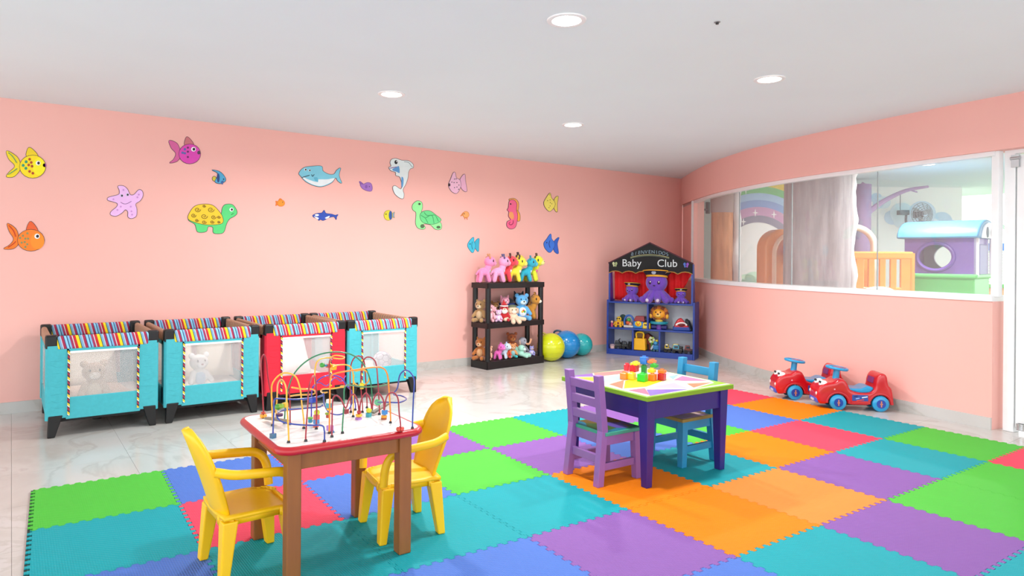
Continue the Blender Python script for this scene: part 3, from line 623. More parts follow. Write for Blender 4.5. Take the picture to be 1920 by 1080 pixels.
for sx in (-1, 1):
    for sy in (-1, 1): G().box((sx * .235, sy * .235, .252), (.056, .056, .504)).obj('leg', WOOD, bt, 0, bev=.005)
    G().box((sx * .235, 0, .462), (.024, .42, .075)).obj('apron', WOOD, bt, 0, bev=.003)
    G().box((0, sx * .235, .462), (.42, .024, .075)).obj('apron', WOOD, bt, 0, bev=.003)
bt_i = (Matrix.Translation(bt.location) @ Matrix.Rotation(bt.rotation_euler.z, 4, 'Z')).inverted()
ZT = .541
def bpx(x, y): return (440 + x / 4.8, 640 + y / 4.8)
def base(x, y): return on_z(*bpx(x, y), ZT)
def wire(col, b1, mids, b2, r=.0032, ys=None):
    """from base b1 over the points (crop px, depth fraction between the two bases) to base b2"""
    A = base(*b1) if b1 else None; B = base(*b2) if b2 else None
    ya = A.y if A else ys[0]; yb = B.y if B else ys[1]
    P = []
    if A: P += [A, A + Vector((0, 0, .03))]
    n = len(mids)
    for i, m in enumerate(mids):
        fr = m[2] if len(m) > 2 else (i + 1) / (n + 1)
        P.append(on_y(*bpx(m[0], m[1]), ya + (yb - ya) * fr))
    if B: P += [B + Vector((0, 0, .03)), B]
    P = [bt_i @ p for p in catmull(P, 5)]
    G().tube(P, r, 8).obj('wire', mat(col, .3, coat=.4), bt, 60)
    for E0 in (A, B):
        if E0: G().cyl(bt_i @ E0, bt_i @ (E0 + Vector((0, 0, .008))), .007, .005, 10).obj('wire_foot', mat('#2b2b30', .5), bt)
Rw, Bw, Yw, Gw, Ow, Pw = '#9e1f33', '#1f3f9c', '#f2b233', '#1f7f52', '#f08a24', '#4a35b0'
wire(Rw, (258, 690), [(248, 400, 0), (236, 190, .1), (262, 120, .3), (288, 190, .5), (300, 330, .8), (330, 480, 1)], (355, 640))
wire(Bw, (345, 868), [(352, 640, 0), (358, 530, 0), (400, 516, .1), (560, 522, .3), (740, 500, .6), (792, 482, 1.0), (760, 500, 1.6), (600, 530, 1.9)], None, ys=(2.53, 2.66))
wire(Bw, (808, 905), [(806, 800, 0), (785, 758, .05), (660, 756, .2), (500, 742, .4), (410, 715, .6), (382, 668, .8), (430, 622, 1), (600, 605, 1.2), (760, 592, 1.1), (790, 575, .9)], None, ys=(2.48, 2.64))
wire(Yw, (485, 912), [(470, 560, 0), (462, 420, .1), (425, 345, .4), (388, 385, .7), (382, 500, .9)], (372, 700))
wire(Yw, (340, 760), [(332, 480, .1), (345, 370, .2), (430, 288, .4), (540, 310, .6), (588, 420, .8), (604, 560, 1)], (622, 785))
wire(Gw, (450, 740), [(470, 480, 0), (540, 285, .15), (690, 150, .3), (870, 97, .5), (1040, 115, .65), (1150, 195, .8), (1215, 330, .95), (1235, 470, 1)], (1240, 640))
wire(Rw, (640, 900), [(656, 600, 0), (668, 420, .1), (698, 322, .4), (720, 318, .6), (732, 390, .8), (738, 560, 1)], (735, 790))
wire(Ow, (852, 830), [(856, 560, 0), (862, 345, .1), (900, 292, .25), (1080, 258, .45), (1290, 232, .65), (1365, 275, .8), (1388, 420, 1)], (1402, 735), r=.0034)
wire(Yw, None, [(725, 390, 0), (722, 270, .1), (745, 180, .2), (820, 148, .35), (960, 158, .5), (985, 140, .7), (900, 128, .8), (862, 165, .9), (852, 300, 1)], None, r=.003, ys=(2.7, 2.85))
wire(Yw, (1066, 680), [(1068, 420, 0), (1062, 270, .1), (1020, 216, .3), (930, 214, .6), (880, 232, .9)], None, ys=(2.86, 2.7))
wire(Yw, None, [(1072, 300, 0), (1074, 370, .1), (1125, 402, .3), (1195, 372, .5), (1208, 310, .7), (1165, 258, .9), (1085, 268, 1.)], None, ys=(2.85, 2.75))
wire(Rw, (875, 862), [(878, 620, 0), (884, 520, 0), (912, 487, .08), (955, 520, .15), (1000, 600, .25), (1030, 520, .3), (1070, 476, .35), (1105, 535, .42), (1122, 640, .46), (1135, 540, .5), (1178, 466, .58), (1218, 520, .64), (1236, 610, .68), (1250, 520, .72), (1292, 466, .78), (1338, 530, .84), (1346, 620, .88), (1368, 500, .92), (1420, 460, .96), (1468, 510, 1), (1480, 640, 1)], (1492, 812))
wire(Bw, (1600, 785), [(1608, 520, 0), (1616, 350, 0), (1575, 275, .1), (1530, 262, .2), (1485, 310, .3), (1465, 420, .45), (1430, 478, .6), (1500, 490, .9), (1546, 520, .6), (1480, 550, .3), (1370, 548, .5), (1290, 548, .8)], None, ys=(2.52, 2.75))
wire(Rw, (1045, 640), [(1040, 400, 0), (1042, 250, .1), (1065, 165, .3), (1112, 131, .5), (1160, 168, .7), (1176, 300, .9)], (1190, 600))
wire(Rw, (1150, 640), [(1136, 400, 0), (1142, 230, .1), (1172, 155, .3), (1222, 144, .5), (1268, 190, .7), (1286, 320, .9)], (1302, 660))
wire(Gw, (970, 828), [(984, 560, 0), (992, 410, .05), (1060, 396, .2), (1160, 410, .4), (1300, 405, .6), (1380, 382, .8), (1390, 350, 1)], None, ys=(2.58, 2.9))
wire(Pw, (690, 720), [(692, 500, 0), (705, 415, .1), (770, 335, .3), (865, 304, .5), (960, 330, .6), (1010, 400, .75), (1050, 450, .9)], (1085, 620))
wire(Bw, None, [(800, 470, 0), (806, 560, .2), (850, 640, .4), (940, 660, .5), (1020, 620, .6), (1058, 540, .8), (1050, 440, 1)], None, ys=(2.62, 2.85))
wire(Pw, None, [(700, 410, 0), (760, 370, .2), (830, 400, .4), (900, 330, .6), (960, 360, .8), (1000, 310, 1)], None, r=.0024, ys=(2.75, 2.9))
wire(Yw, None, [(515, 415, 0), (600, 428, .3), (700, 432, .6), (726, 460, .8), (690, 478, .8), (580, 482, .5), (505, 492, .2)], None, r=.0034, ys=(2.66, 2.8))
wire(Yw, None, [(985, 408, 0), (880, 425, .3), (795, 430, .6), (776, 450, .8), (800, 464, 1), (835, 458, 1)], None, r=.0034, ys=(2.66, 2.8))
wire(Rw, None, [(852, 330, 0), (850, 230, .2), (858, 170, .5), (880, 148, 1)], None, ys=(2.7, 2.75))
wire(Rw, (498, 750), [(498, 560, 0), (490, 420, .2)], None, ys=(2.7, 2.75))
def bead(x, y, Y, col, kind='ball', s=.011):
    p = bt_i @ on_y(*bpx(x, y), Y); g = G()
    if kind == 'ball': g.ell(p, (s, s, s * .92), u=14, v=9)
    elif kind == 'cube': g.box(p, (s * 1.8, s * 1.8, s * 1.8), (0, 0, .4))
    elif kind == 'cyl': g.cyl(p - Vector((0, 0, s)), p + Vector((0, 0, s)), s, n=14)
    elif kind == 'disc': g.cyl(p - Vector((0, 0, s * .4)), p + Vector((0, 0, s * .4)), s * 1.1, n=14)
    elif kind == 'flower':
        for k in range(5): g.ell(p + Vector((math.cos(k * 1.257) * s * .8, math.sin(k * 1.257) * s * .8, 0)), (s * .55, s * .55, s * .7), u=10, v=6)
        g.cyl(p - Vector((0, 0, s * .5)), p + Vector((0, 0, s * .5)), s * .7)
    g.obj('bead', mat(col, .3, coat=.4), bt, 45, bev=.002 if kind in ('cube', 'cyl', 'disc') else 0)
by = lambda x, y: base(x, y).y
for x, y, Y, c, k, s in ((258, 672, by(258, 690), '#f1a51e', 'flower', .012), (258, 642, by(258, 690), '#c23a1e', 'disc', .009), (345, 850, by(345, 868), '#3c6f94', 'cube', .011), (392, 590, 2.62, '#4f9a2e', 'ball', .014), (420, 582, 2.61, '#8ab52a', 'ball', .011), (455, 572, 2.63, '#f2c223', 'cube', .010), (402, 662, 2.6, '#4a1f56', 'disc', .013),
        (740, 640, 2.66, '#cfd42a', 'ball', .013), (737, 682, 2.66, '#d4524e', 'cube', .011), (735, 722, 2.66, '#3f86c4', 'cube', .011), (730, 772, 2.66, '#dc5a2e', 'ball', .012), (682, 690, 2.72, '#5bb83c', 'disc', .010), (680, 712, 2.72, '#2b8fb0', 'cyl', .009),
        (850, 540, 2.58, '#e9efe8', 'cube', .010), (850, 575, 2.58, '#2fa3b4', 'cube', .011), (852, 610, 2.58, '#f2b51e', 'disc', .010), (858, 780, 2.55, '#b777c4', 'cube', .012), (872, 842, 2.54, '#2f8f5c', 'cube', .012), (872, 815, 2.54, '#3b6fa8', 'disc', .010), (836, 650, 2.72, '#8fae2a', 'disc', .010), (838, 672, 2.72, '#b03a2a', 'cyl', .008),
        (1000, 630, 2.64, '#8e2430', 'cube', .011), (1063, 650, 2.85, '#c8493a', 'cube', .011), (1120, 636, 2.68, '#c02a34', 'ball', .010), (1118, 665, 2.68, '#f2b81e', 'disc', .013), (1115, 706, 2.68, '#b272c8', 'cube', .012), (1117, 745, 2.68, '#dfeade', 'ball', .011),
        (1208, 622, 2.7, '#d2d02a', 'ball', .013), (1206, 662, 2.7, '#2fa5b0', 'cube', .011), (1201, 702, 2.7, '#8a4fb4', 'cube', .011), (1350, 638, 2.62, '#2f86cc', 'cube', .011), (1345, 676, 2.62, '#f0a01e', 'disc', .012), (1343, 694, 2.62, '#a54a1e', 'disc', .012), (1340, 724, 2.62, '#f0d9cc', 'ball', .012), (1337, 758, 2.62, '#c9483a', 'ball', .012),
        (1398, 688, 2.72, '#c8443a', 'cube', .010), (1398, 716, 2.72, '#b4c42a', 'cyl', .008), (1490, 790, by(1492, 812), '#cf3f2c', 'flower', .013), (1290, 548, 2.72, '#5fb98a', 'ball', .017), (1145, 392, 2.78, '#f0dc1e', 'ball', .012), (1145, 422, 2.78, '#e0c81e', 'disc', .008),
        (885, 232, 2.76, '#f6b71e', 'cube', .013), (842, 220, 2.76, '#d0472e', 'cube', .009), (815, 216, 2.76, '#2a8fb0', 'disc', .010), (788, 214, 2.76, '#3aa23c', 'ball', .012), (700, 528, 2.68, '#2146b8', 'cube', .012), (1345, 388, 2.8, '#23302c', 'disc', .008), (970, 408, 2.68, '#f2a01e', 'disc', .010)):
    bead(x, y, Y, c, k, s)
for a, b in (((285, 715), (470, 772)), ((1240, 668), (1385, 602))):
    A = base(*a); B = base(b[0], b[1] + 10)
    G().bar(bt_i @ (A + Vector((0, 0, .012))), bt_i @ (B + Vector((0, 0, .03))), .022, .01).obj('ramp', mat('#7f786c', .5), bt, 0, bev=.003)

# ---------------------------------------------------------------- yellow plastic armchairs
YEL = mat('#ffc706', .42, 'plain', coat=.05)
def ychair(label, loc, rz):
    t = thing('plastic_armchair', label, 'chair', loc, rz, 'yellow children armchairs')
    W = .135
    st = G(); n = 8; V = {}
    for i in range(n + 1):
        for j in range(n + 1):
            u = i / n * 2 - 1; v = j / n * 2 - 1
            x = u * .145 * (1 - .06 * v * v); y = v * .145 * (1 - .1 * (u * u if u > 0 else 0))
            V[i, j] = st.bm.verts.new((x, y, .255 - .012 * (1 - u * u) * (1 - v * v) - .02 * max(0, u) ** 3))
    for i in range(n):
        for j in range(n): st.bm.faces.new((V[i, j], V[i + 1, j], V[i + 1, j + 1], V[i, j + 1]))
    o = st.obj('seat', YEL, t, 60); m = o.modifiers.new('s', 'SOLIDIFY'); m.thickness = .014; m.offset = -1
    sk = G(); P = rrect(.275, .275, .06, 5)
    for k in range(len(P)):
        a, b = P[k], P[(k + 1) % len(P)]
        z = lambda q: .195 + .035 * (1 - min(1, abs(abs(q[0]) - .137 if abs(q[0]) > abs(q[1]) else abs(q[1]) - .137) * 9 + (min(abs(q[0]), abs(q[1])) / .137) ** 2))
        v = [sk.bm.verts.new((*a, .25)), sk.bm.verts.new((*b, .25)), sk.bm.verts.new((*b, z(b))), sk.bm.verts.new((*a, z(a)))]; sk.bm.faces.new(v)
    o = sk.obj('seat_skirt', YEL, t, 60); m = o.modifiers.new('s', 'SOLIDIFY'); m.thickness = .008
    bk = G(); nu, nv = 10, 14; V = {}
    for j in range(nv + 1):
        v = j / nv; hw = (.112 + .028 * min(1, v / .45)) if v < .5 else .14 * max(.02, 1 - ((v - .5) / .5) ** 2.6) ** .5
        for i in range(nu + 1):
            u = i / nu * 2 - 1
            dish = .028 * (1 - u * u) * (1 if v > .06 else .5)
            V[i, j] = bk.bm.verts.new((-.125 - .085 * v - dish + .018 - .03 * v * v, u * hw, .235 + .34 * v))
    for j in range(nv):
        for i in range(nu): bk.bm.faces.new((V[i, j], V[i + 1, j], V[i + 1, j + 1], V[i, j + 1]))
    bmesh.ops.remove_doubles(bk.bm, verts=bk.bm.verts[:], dist=1e-4)
    o = bk.obj('backrest', YEL, t, 60); m = o.modifiers.new('s', 'SOLIDIFY'); m.thickness = .013; m.offset = 0
    # raised rim around the back
    rim = [tuple(V_) for V_ in []]
    for s in (-1, 1):
        pts = catmull([(-.168, s * .135, .43), (-.1, s * .16, .415), (.0, s * .166, .405), (.085, s * .163, .392), (.125, s * .155, .345), (.135, s * .145, .25)], 5)
        G().tube(pts, .014, 10, sx=1.35).obj('armrest', YEL, t, 60)
        for sx in (-1, 1):
            tx, bx = sx * .112, sx * .138
            G().taper((bx, s * .14, 0), (.034, .042), (tx, s * .118, .235), (.058, .062)).obj('leg', YEL, t, 0, bev=.006)
    return t
ychair('yellow plastic armchair on the left of the bead maze table', (.79, 2.735, .012), math.radians(2))
ychair('yellow plastic armchair on the right, tucked behind the bead maze table', (1.47, 2.70, .012), math.radians(172))

# ---------------------------------------------------------------- painted table
pt = thing('painted_table', 'low purple children table with a green-edged top painted in triangles', 'table', (3.15, 2.705, .012), math.radians(-3))
pt_m = Matrix.Translation(pt.location) @ Matrix.Rotation(pt.rotation_euler.z, 4, 'Z'); pt_i = pt_m.inverted()
PUR = mat('#2a1576', .45, 'paint', coat=.15)
G().box((0, 0, .4925), (.72, .72, .026)).obj('table_top', mat('#78a41a', .5, 'paint'), pt, 0, bev=.003)
for sx in (-1, 1):
    for sy in (-1, 1): G().taper((sx * .305, sy * .305, 0), (.042, .042), (sx * .305, sy * .305, .48), (.066, .066)).obj('leg', PUR, pt, 0, bev=.003)
    G().box((sx * .312, 0, .425), (.025, .56, .11)).obj('apron', PUR, pt, 0, bev=.002)
    G().box((0, sx * .312, .425), (.56, .025, .11)).obj('apron', PUR, pt, 0, bev=.002)
G().box((0, 0, .5062), (.69, .69, .0015)).obj('painted_field', mat('#dcd6bf', .4, 'paint'), pt, 0)
TPOLY = [('#8a5cc0', [(135, 215), (310, 212), (335, 238), (200, 240)]), ('#f2e31c', [(215, 244), (340, 242), (362, 272), (310, 276), (215, 262)]), ('#f58f8a', [(330, 214), (440, 205), (620, 186), (560, 214), (400, 234), (345, 236)]), ('#bcd8f2', [(365, 244), (540, 226), (520, 262), (440, 280), (380, 272)]), ('#f2876a', [(440, 290), (540, 262), (530, 320)]), ('#f7e91a', [(548, 268), (640, 244), (800, 268), (690, 306), (540, 318)]), ('#f2799a', [(570, 330), (680, 316), (712, 362)]), ('#8f74d2', [(692, 326), (970, 324), (735, 372)]), ('#d5c9ee', [(690, 312), (880, 280), (970, 318)]), ('#f486ae', [(878, 262), (932, 234), (1100, 266), (950, 268)]), ('#f2936a', [(965, 286), (1130, 278), (1010, 312)]), ('#a9dc2a', [(1120, 262), (1230, 284), (1030, 316), (1150, 280)]), ('#a8d3ee', [(840, 238), (930, 220), (872, 258)]), ('#e9c6ea', [(700, 200), (880, 205), (840, 226), (720, 222)]), ('#c4e6a2', [(950, 226), (1050, 224), (1160, 250), (1110, 258)])]
for h, P in TPOLY:
    h = '#' + ''.join('%02x' % int(int(h[i:i + 2], 16) * .9) for i in (1, 3, 5))
    Q = [pt_i @ on_z(1020 + x / 3.6, 640 + y / 3.6, .519) for x, y in P]
    Q = [(max(-.343, min(.343, q.x)), max(-.343, min(.343, q.y))) for q in Q]
    G().prism(Q, .5066, .5078).obj('painted_patch', mat(h, .35, 'paint', coat=.15), pt, 0)

# ---------------------------------------------------------------- wooden chairs
def patchwork(name, cols, scale):
    m, nt, b = new_mat(name); N = nt.nodes; L = nt.links; tc = N.new('ShaderNodeTexCoord'); v = N.new('ShaderNodeTexVoronoi'); v.inputs['Scale'].default_value = scale
    L.new(tc.outputs['Object'], v.inputs['Vector']); sp_ = N.new('ShaderNodeSeparateColor'); L.new(v.outputs['Color'], sp_.inputs[0])
    r = N.new('ShaderNodeValToRGB'); r.color_ramp.interpolation = 'CONSTANT'; L.new(sp_.outputs[0], r.inputs[0])
    for i, c in enumerate(cols):
        e = r.color_ramp.elements[i] if i < 2 else r.color_ramp.elements.new(i / len(cols)); e.position = i / len(cols); e.color = lin(c)
    L.new(r.outputs[0], b.inputs['Base Color']); b.inputs['Roughness'].default_value = .4; return m
def wchair(label, loc, rz, col, seatm, edgec, w=.29, d=.30, hs=.29, hb=.605):
    t = thing('wooden_chair', label, 'chair', loc, rz, 'painted wooden children chairs'); m = mat(col, .5, 'paint', coat=.1)
    y = w / 2 - .022
    for s in (-1, 1):
        g = G().taper((-d / 2 - .012, s * (y + .006), 0), (.044, .04), (-d / 2 + .022, s * y, .30), (.044, .042)).taper((-d / 2 + .022, s * y, .298), (.044, .042), (-d / 2 - .012, s * y, hb), (.042, .042))
        g.obj('back_post', m, t, 0, bev=.003)
        G().taper((d / 2 - .02, s * (y + .004), 0), (.04, .04), (d / 2 - .03, s * y, hs - .02), (.046, .044)).obj('leg', m, t, 0, bev=.003)
        G().bar((-d / 2 + .01, s * y, .1), (d / 2 - .02, s * y, .1), .022, .04).obj('side_stretcher', m, t, 0, bev=.002)
        G().box((0, s * y, hs - .045), (d - .06, .024, .055)).obj('seat_rail', m, t, 0, bev=.002)
    for z in (.365, .45, .54): G().box((-d / 2 + .015 - (z - .3) * .11, 0, z), (.02, w - .07, .05), (0, -.11, 0)).obj('back_slat', m, t, 0, bev=.003)
    G().box((-d / 2 + .012, 0, .14), (.022, w - .06, .045)).obj('back_stretcher', m, t, 0, bev=.002)
    G().box((d / 2 - .035, 0, hs - .045), (.022, w - .06, .055)).obj('seat_rail', m, t, 0, bev=.002)
    G().box((-d / 2 + .035, 0, hs - .045), (.022, w - .06, .055)).obj('seat_rail', m, t, 0, bev=.002)
    s_ = G().box((.012, 0, hs - .009), (d - .02, w + .01, .02)).obj('seat', mat(edgec, .5, 'paint'), t, 0, bev=.003)
    G().box((.012, 0, hs + .0015), (d - .04, w - .01, .002)).obj('seat_paint', seatm, s_, 0)
    return t
wchair('lilac wooden chair pulled up to the purple table', (2.785, 2.69, .012), math.radians(-3), '#8c5fa4', patchwork('dark_patchwork', ['#2f6f5c', '#5a4a9a', '#3f5a2c', '#27708a', '#6f5a2a'], 9), '#3f9a86')
wchair('sky blue wooden chair on the far side of the purple table', (3.415, 2.65, .012), math.radians(177), '#2389b8', patchwork('pale_patchwork', ['#b98f6a', '#9fb85a', '#c9a9a0', '#7fb0a2', '#a88ab0'], 8), '#8a7a3a')

# ---------------------------------------------------------------- toy blocks
def block(label, x, y, z, col, w=.042, d=.042, h=.04, rz=.3, studs=(1, 1), round_top=False):
    t = thing('toy_block', label, 'toy block', (x, y, z), rz, 'building blocks on the painted table'); m = mat(col, .3, coat=.4)
    G().box((0, 0, h / 2), (w, d, h)).obj('brick_body', m, t, 0, bev=.004)
    for i in range(studs[0]):
        for j in range(studs[1]):
            G().cyl(((i - (studs[0] - 1) / 2) * w / studs[0], (j - (studs[1] - 1) / 2) * d / studs[1], h), ((i - (studs[0] - 1) / 2) * w / studs[0], (j - (studs[1] - 1) / 2) * d / studs[1], h + .007), .012, .011).obj('stud', m, t, 40)
    return t
def tp_(x, y, z=.519): return on_z(1140 + x / 12, 650 + y / 12, z)
Z0 = .5198
def blk(label, x, ybot, layer, col, **k):
    p = tp_(x, ybot); block(label, p.x, p.y, Z0 + layer * .041, col, **k)
blk('orange block at the left end of the block pile', 365, 735, 0, '#f5821e')
blk('yellow block between the orange and green ones in the pile', 535, 740, 0, '#f7c81e')
blk('bright green block at the front of the pile', 775, 780, 0, '#12c22a', w=.05, d=.05, h=.046)
blk('orange block low in the pile right of the green one', 1000, 765, 0, '#f5731e')
blk('dark red block at the right end of the pile', 1210, 755, 0, '#b5121a')
blk('small red block up at the left rear of the pile', 425, 690, 1, '#e3142a', w=.03, d=.03)
blk('big red brick on top of the orange and yellow blocks', 590, 715, 1, '#cc1018', w=.055, d=.04, studs=(2, 1))
p = tp_(610, 715); block('yellow cap brick on top of the big red brick', p.x, p.y, Z0 + 2 * .041, '#f7d51a', w=.055, d=.045, h=.016, studs=(2, 1))
blk('green block standing in the middle under the blue one', 810, 690, 0, '#1f9a4a', w=.03, d=.03, h=.075)
p = tp_(810, 690); block('tall blue block on top of the whole pile', p.x, p.y, Z0 + .082, '#1673d2', w=.042, d=.042, h=.045)
blk('yellow block resting on the orange one at right', 985, 735, 1, '#f4d51c', h=.022)
p = tp_(1040, 725); block('small green brick below the orange cap at right', p.x, p.y, Z0 + .07, '#2fa52f', h=.02, w=.035)
p = tp_(985, 700); block('flat orange brick topping the right side of the pile', p.x, p.y, Z0 + .092, '#ee7a3a', w=.06, d=.04, h=.016, studs=(2, 1))
blk('orange cap brick on top of the dark red block', 1215, 750, 1, '#f5741c', h=.02)

# ---------------------------------------------------------------- black plastic rack
rk = thing('storage_rack', 'black plastic three-tier rack filled with plush toys', 'shelf', (4.79, 6.19, 0), math.radians(3.8))
BP = mat('#0c0c0e', .4)
RWd, RD = .89, .295
for z0, z1, nm in ((0, .088, 'shelf_board'), (.462, .522, 'shelf_board'), (.915, .975, 'shelf_board')):
    o = G().box((0, 0, z1 - .014), (RWd - .01, RD - .01, .022)).box((0, -RD / 2 + .008, (z0 + z1) / 2), (RWd, .016, z1 - z0)).box((0, RD / 2 - .008, (z0 + z1) / 2), (RWd, .016, z1 - z0)).box((-RWd / 2 + .008, 0, (z0 + z1) / 2), (.016, RD, z1 - z0)).box((RWd / 2 - .008, 0, (z0 + z1) / 2), (.016, RD, z1 - z0))
    o.obj(nm, BP, rk, 0, bev=.003)
for sx in (-1, 1):
    for sy in (-1, 1):
        for a, b in ((.088, .462), (.522, .915)): G().cyl((sx * (RWd / 2 - .032), sy * (RD / 2 - .032), a - .005), (sx * (RWd / 2 - .032), sy * (RD / 2 - .032), b + .005), .031, n=16).obj('post', BP, rk)
rk_m = Matrix.Translation(rk.location) @ Matrix.Rotation(rk.rotation_euler.z, 4, 'Z')
def rp(x, y, z): return rk_m @ Vector((x, y, z))
GR = 'plush animals on top of the rack'
A = math.radians
for x, y, c, patch, hn, muz, lab, rz, k in ((-.385, .0, '#f386b4', '#9fc9d8', '#c98a5a', '#f48fba', 'pink plush giraffe at the left end of the rack top', -12, .335), (-.215, -.055, '#f59ac2', '#b3d7e2', '#4a4a7a', '#f7a8cb', 'lighter pink plush giraffe second from the left on the rack top', -14, .335), (-.075, -.01, '#ef3f4c', '#e9eef0', '#4a1618', '#f0505a', 'red plush giraffe on the rack top', -30, .345), (.06, -.03, '#f6dc3c', '#f2f4ea', '#3f1a1c', '#f6e06a', 'yellow plush giraffe beside the red one on the rack top', -38, .33), (.225, -.045, '#27a9c4', '#cfe6f0', '#2f8fa8', '#46b9d4', 'teal plush dinosaur on the rack top', -32, .32), (.36, .0, '#e9ea34', '#ee6f9a', '#5a3a1c', '#f0e888', 'lime yellow plush giraffe at the right end of the rack top', -50, .35), (.14, .095, '#f2cf3a', None, '#3a1420', '#f2cf3a', 'yellow plush giraffe half hidden behind the teal dinosaur', -50, .36)):
    plush_stand('plush_giraffe', lab, rp(x, y, .9755), A(rz), k, c, patch, hn, muz, group=GR)
Zm = .5225; GM = 'plush animals on the middle tier'; FC = A(-128)
plush_sit('teddy_bear', 'tan teddy bear at the left end of the middle tier', rp(-.385, .05, Zm), A(-150), .27, '#a98455', '#cbb08a', '#d6c0a0', group=GM, cat='teddy bear')
plush_sit('plush_rabbit', 'pale pink plush rabbit slumped near the left rack post', rp(-.29, -.02, Zm), A(-140), .215, '#f0a9b4', '#f7cfd6', '#f7dbe0', 'flop', group=GM)
plush_sit('plush_doll', 'lilac plush doll beside the santa doll', rp(-.205, -.055, Zm), A(-125), .15, '#e2b8da', '#f1d9ee', '#f4e2ea', group=GM)
def santa(t, k):
    G().cyl((.0, 0, .84 * k), (-.12 * k, 0, 1.12 * k), .2 * k, .03 * k, 14).obj('hat', mat('#c8141c', .9, 'plush'), t)
    G().ell((.17 * k, 0, .56 * k), (.1 * k, .17 * k, .14 * k)).obj('beard', mat('#f4efe6', .95, 'plush'), t, 180)
    G().tube([(.21 * k * math.cos(q), .21 * k * math.sin(q), .84 * k) for q in [j * PI / 8 for j in range(16)]], .035 * k, 8, True).obj('hat_trim', mat('#f7f3ec', .95, 'plush'), t)
plush_sit('santa_doll', 'plush santa doll with red hat and white beard', rp(-.115, -.05, Zm), A(-118), .215, '#b81822', None, '#f1d3b8', None, group=GM, accent=santa)
plush_sit('teddy_bear', 'small brown teddy behind the santa doll', rp(-.155, .065, Zm + .04), A(-118), .2, '#7a4f22', None, '#b08a4a', group=GM, cat='teddy bear')
plush_sit('plush_pig', 'pink plush pig sitting high behind the cream dog', rp(-.04, .03, Zm + .05), A(-110), .25, '#e99ab0', None, '#f2b9c6', 'point', group=GM)
h_ = thing('felt_hat', 'black rounded felt hat with dark blue side behind the pink pig', 'hat', rp(.06, .11, Zm + .17))
G().lathe([(0, .095), (.05, .09), (.09, .06), (.105, .01), (.15, -.004), (.15, -.012), (.10, -.01), (0, -.01)], 24).obj('crown', mat('#14141c', .9, 'plush'), h_)
G().lathe([(.106, .008), (.109, .008), (.107, .03), (.1, .03)], 24).obj('band', mat('#16307a', .8, 'fabric'), h_)
G().cyl((0, 0, -.165), (0, 0, -.01), .07, .09).obj('inner_form', mat('#14141c', .9, 'plush'), h_)
# cream dog lying over the shelf edge
d_ = thing('plush_dog', 'cream plush dog sprawled over the front edge of the middle tier', 'plush toy', rp(-.0, -.075, Zm), A(-105), GM); k = .24; cm = mat('#ecc9ac', .95, 'plush')
G().ell((0, 0, .2 * k), (.3 * k, .26 * k, .2 * k)).cap((.1 * k, .15 * k, .15 * k), (.28 * k, .5 * k, .1 * k), .1 * k).cap((.1 * k, -.15 * k, .15 * k), (.28 * k, -.5 * k, .1 * k), .1 * k).obj('body', cm, d_, remesh=.025 * k)
for s in (-1, 1): G().cap((.2 * k, s * .1 * k, .14 * k), (.45 * k, s * .16 * k, .0 * k), .1 * k, .12 * k).obj('leg', cm, d_, remesh=.025 * k)
G().ell((-.05 * k, 0, .5 * k), (.24 * k, .27 * k, .24 * k)).obj('head', cm, d_, 180)
G().ell((.16 * k, 0, .44 * k), (.1 * k, .13 * k, .1 * k)).obj('muzzle', mat('#f4ddc8', .95, 'plush'), d_, 180)
G().ell((-.08 * k, 0, .68 * k), (.2 * k, .22 * k, .12 * k)).obj('cap', mat('#66705a', .9, 'fabric'), d_, 180)
for s in (-1, 1):
    G().ell((-.05 * k, s * .28 * k, .48 * k), (.08 * k, .06 * k, .16 * k)).obj('ear', mat('#d9ae8c', .95, 'plush'), d_, 180)
    G().ell((.17 * k, s * .1 * k, .56 * k), .03 * k, u=8, v=6).obj('eye', mat('#1a1210', .2), d_, 180)
def badge(t, k):
    for q, c in ((0, '#3fae4a'), (1, '#c94a3a'), (2, '#e9c23a')):
        G().ell((.215 * k, (.04 - .04 * q) * k, (.33 + (.03 if q == 1 else 0)) * k), (.02 * k, .045 * k, .045 * k), u=10, v=6).obj('badge', mat(c, .8, 'fabric'), t, 180)
plush_sit('plush_bear', 'sky blue plush bear with white belly and coloured badge', rp(.165, -.045, Zm), A(-108), .325, '#5aa7dc', '#f3f3ee', '#cfe6f2', group=GM, accent=badge)
plush_sit('plush_penguin', 'dark grey plush penguin behind the blue bear', rp(.235, .085, Zm + .04), A(-110), .3, '#2c2d3a', '#8f8f8a', '#f0922a', 'point', group=GM)
plush_stand('plush_horse', 'tan plush horse with big white muzzle at the right end of the middle tier', rp(.335, -.01, Zm), A(-52), .33, '#c8892f', None, '#b87a2a', '#f3e6d2', '#8a5a20', group=GM)
plush_sit('plush_duck', 'small orange plush duck between the penguin and the horse', rp(.27, .04, Zm + .02), A(-95), .18, '#ee8a2a', None, '#f7b23c', 'point', group=GM)
Zb = .0885; GB = 'plush toys on the bottom tier'
plush_sit('plush_monkey', 'brown plush monkey at the left end of the bottom tier', rp(-.375, .05, Zb), A(-150), .27, '#b0682c', '#d9a878', '#e0b48a', group=GB)
plush_sit('baby_doll', 'peach baby doll in front of the brown monkey', rp(-.325, -.035, Zb), A(-150), .17, '#eab49a', '#f0c9b8', '#f2cdb8', group=GB, cat='doll')
plush_stand('toy_horse', 'small pink toy horse near the front rack post', rp(-.215, -.06, Zb), A(-60), .2, '#e765b8', None, '#c23f9a', '#ee86c8', '#a83288', cat='toy horse', group=GB, head=1.1)
plush_stand('toy_horse', 'small pale blue toy horse with rainbow-coloured mane', rp(-.13, -.06, Zb), A(-50), .2, '#c9dcf0', None, '#9fb8de', '#dbe8f6', '#e8c24a', cat='toy horse', group=GB, head=1.1)
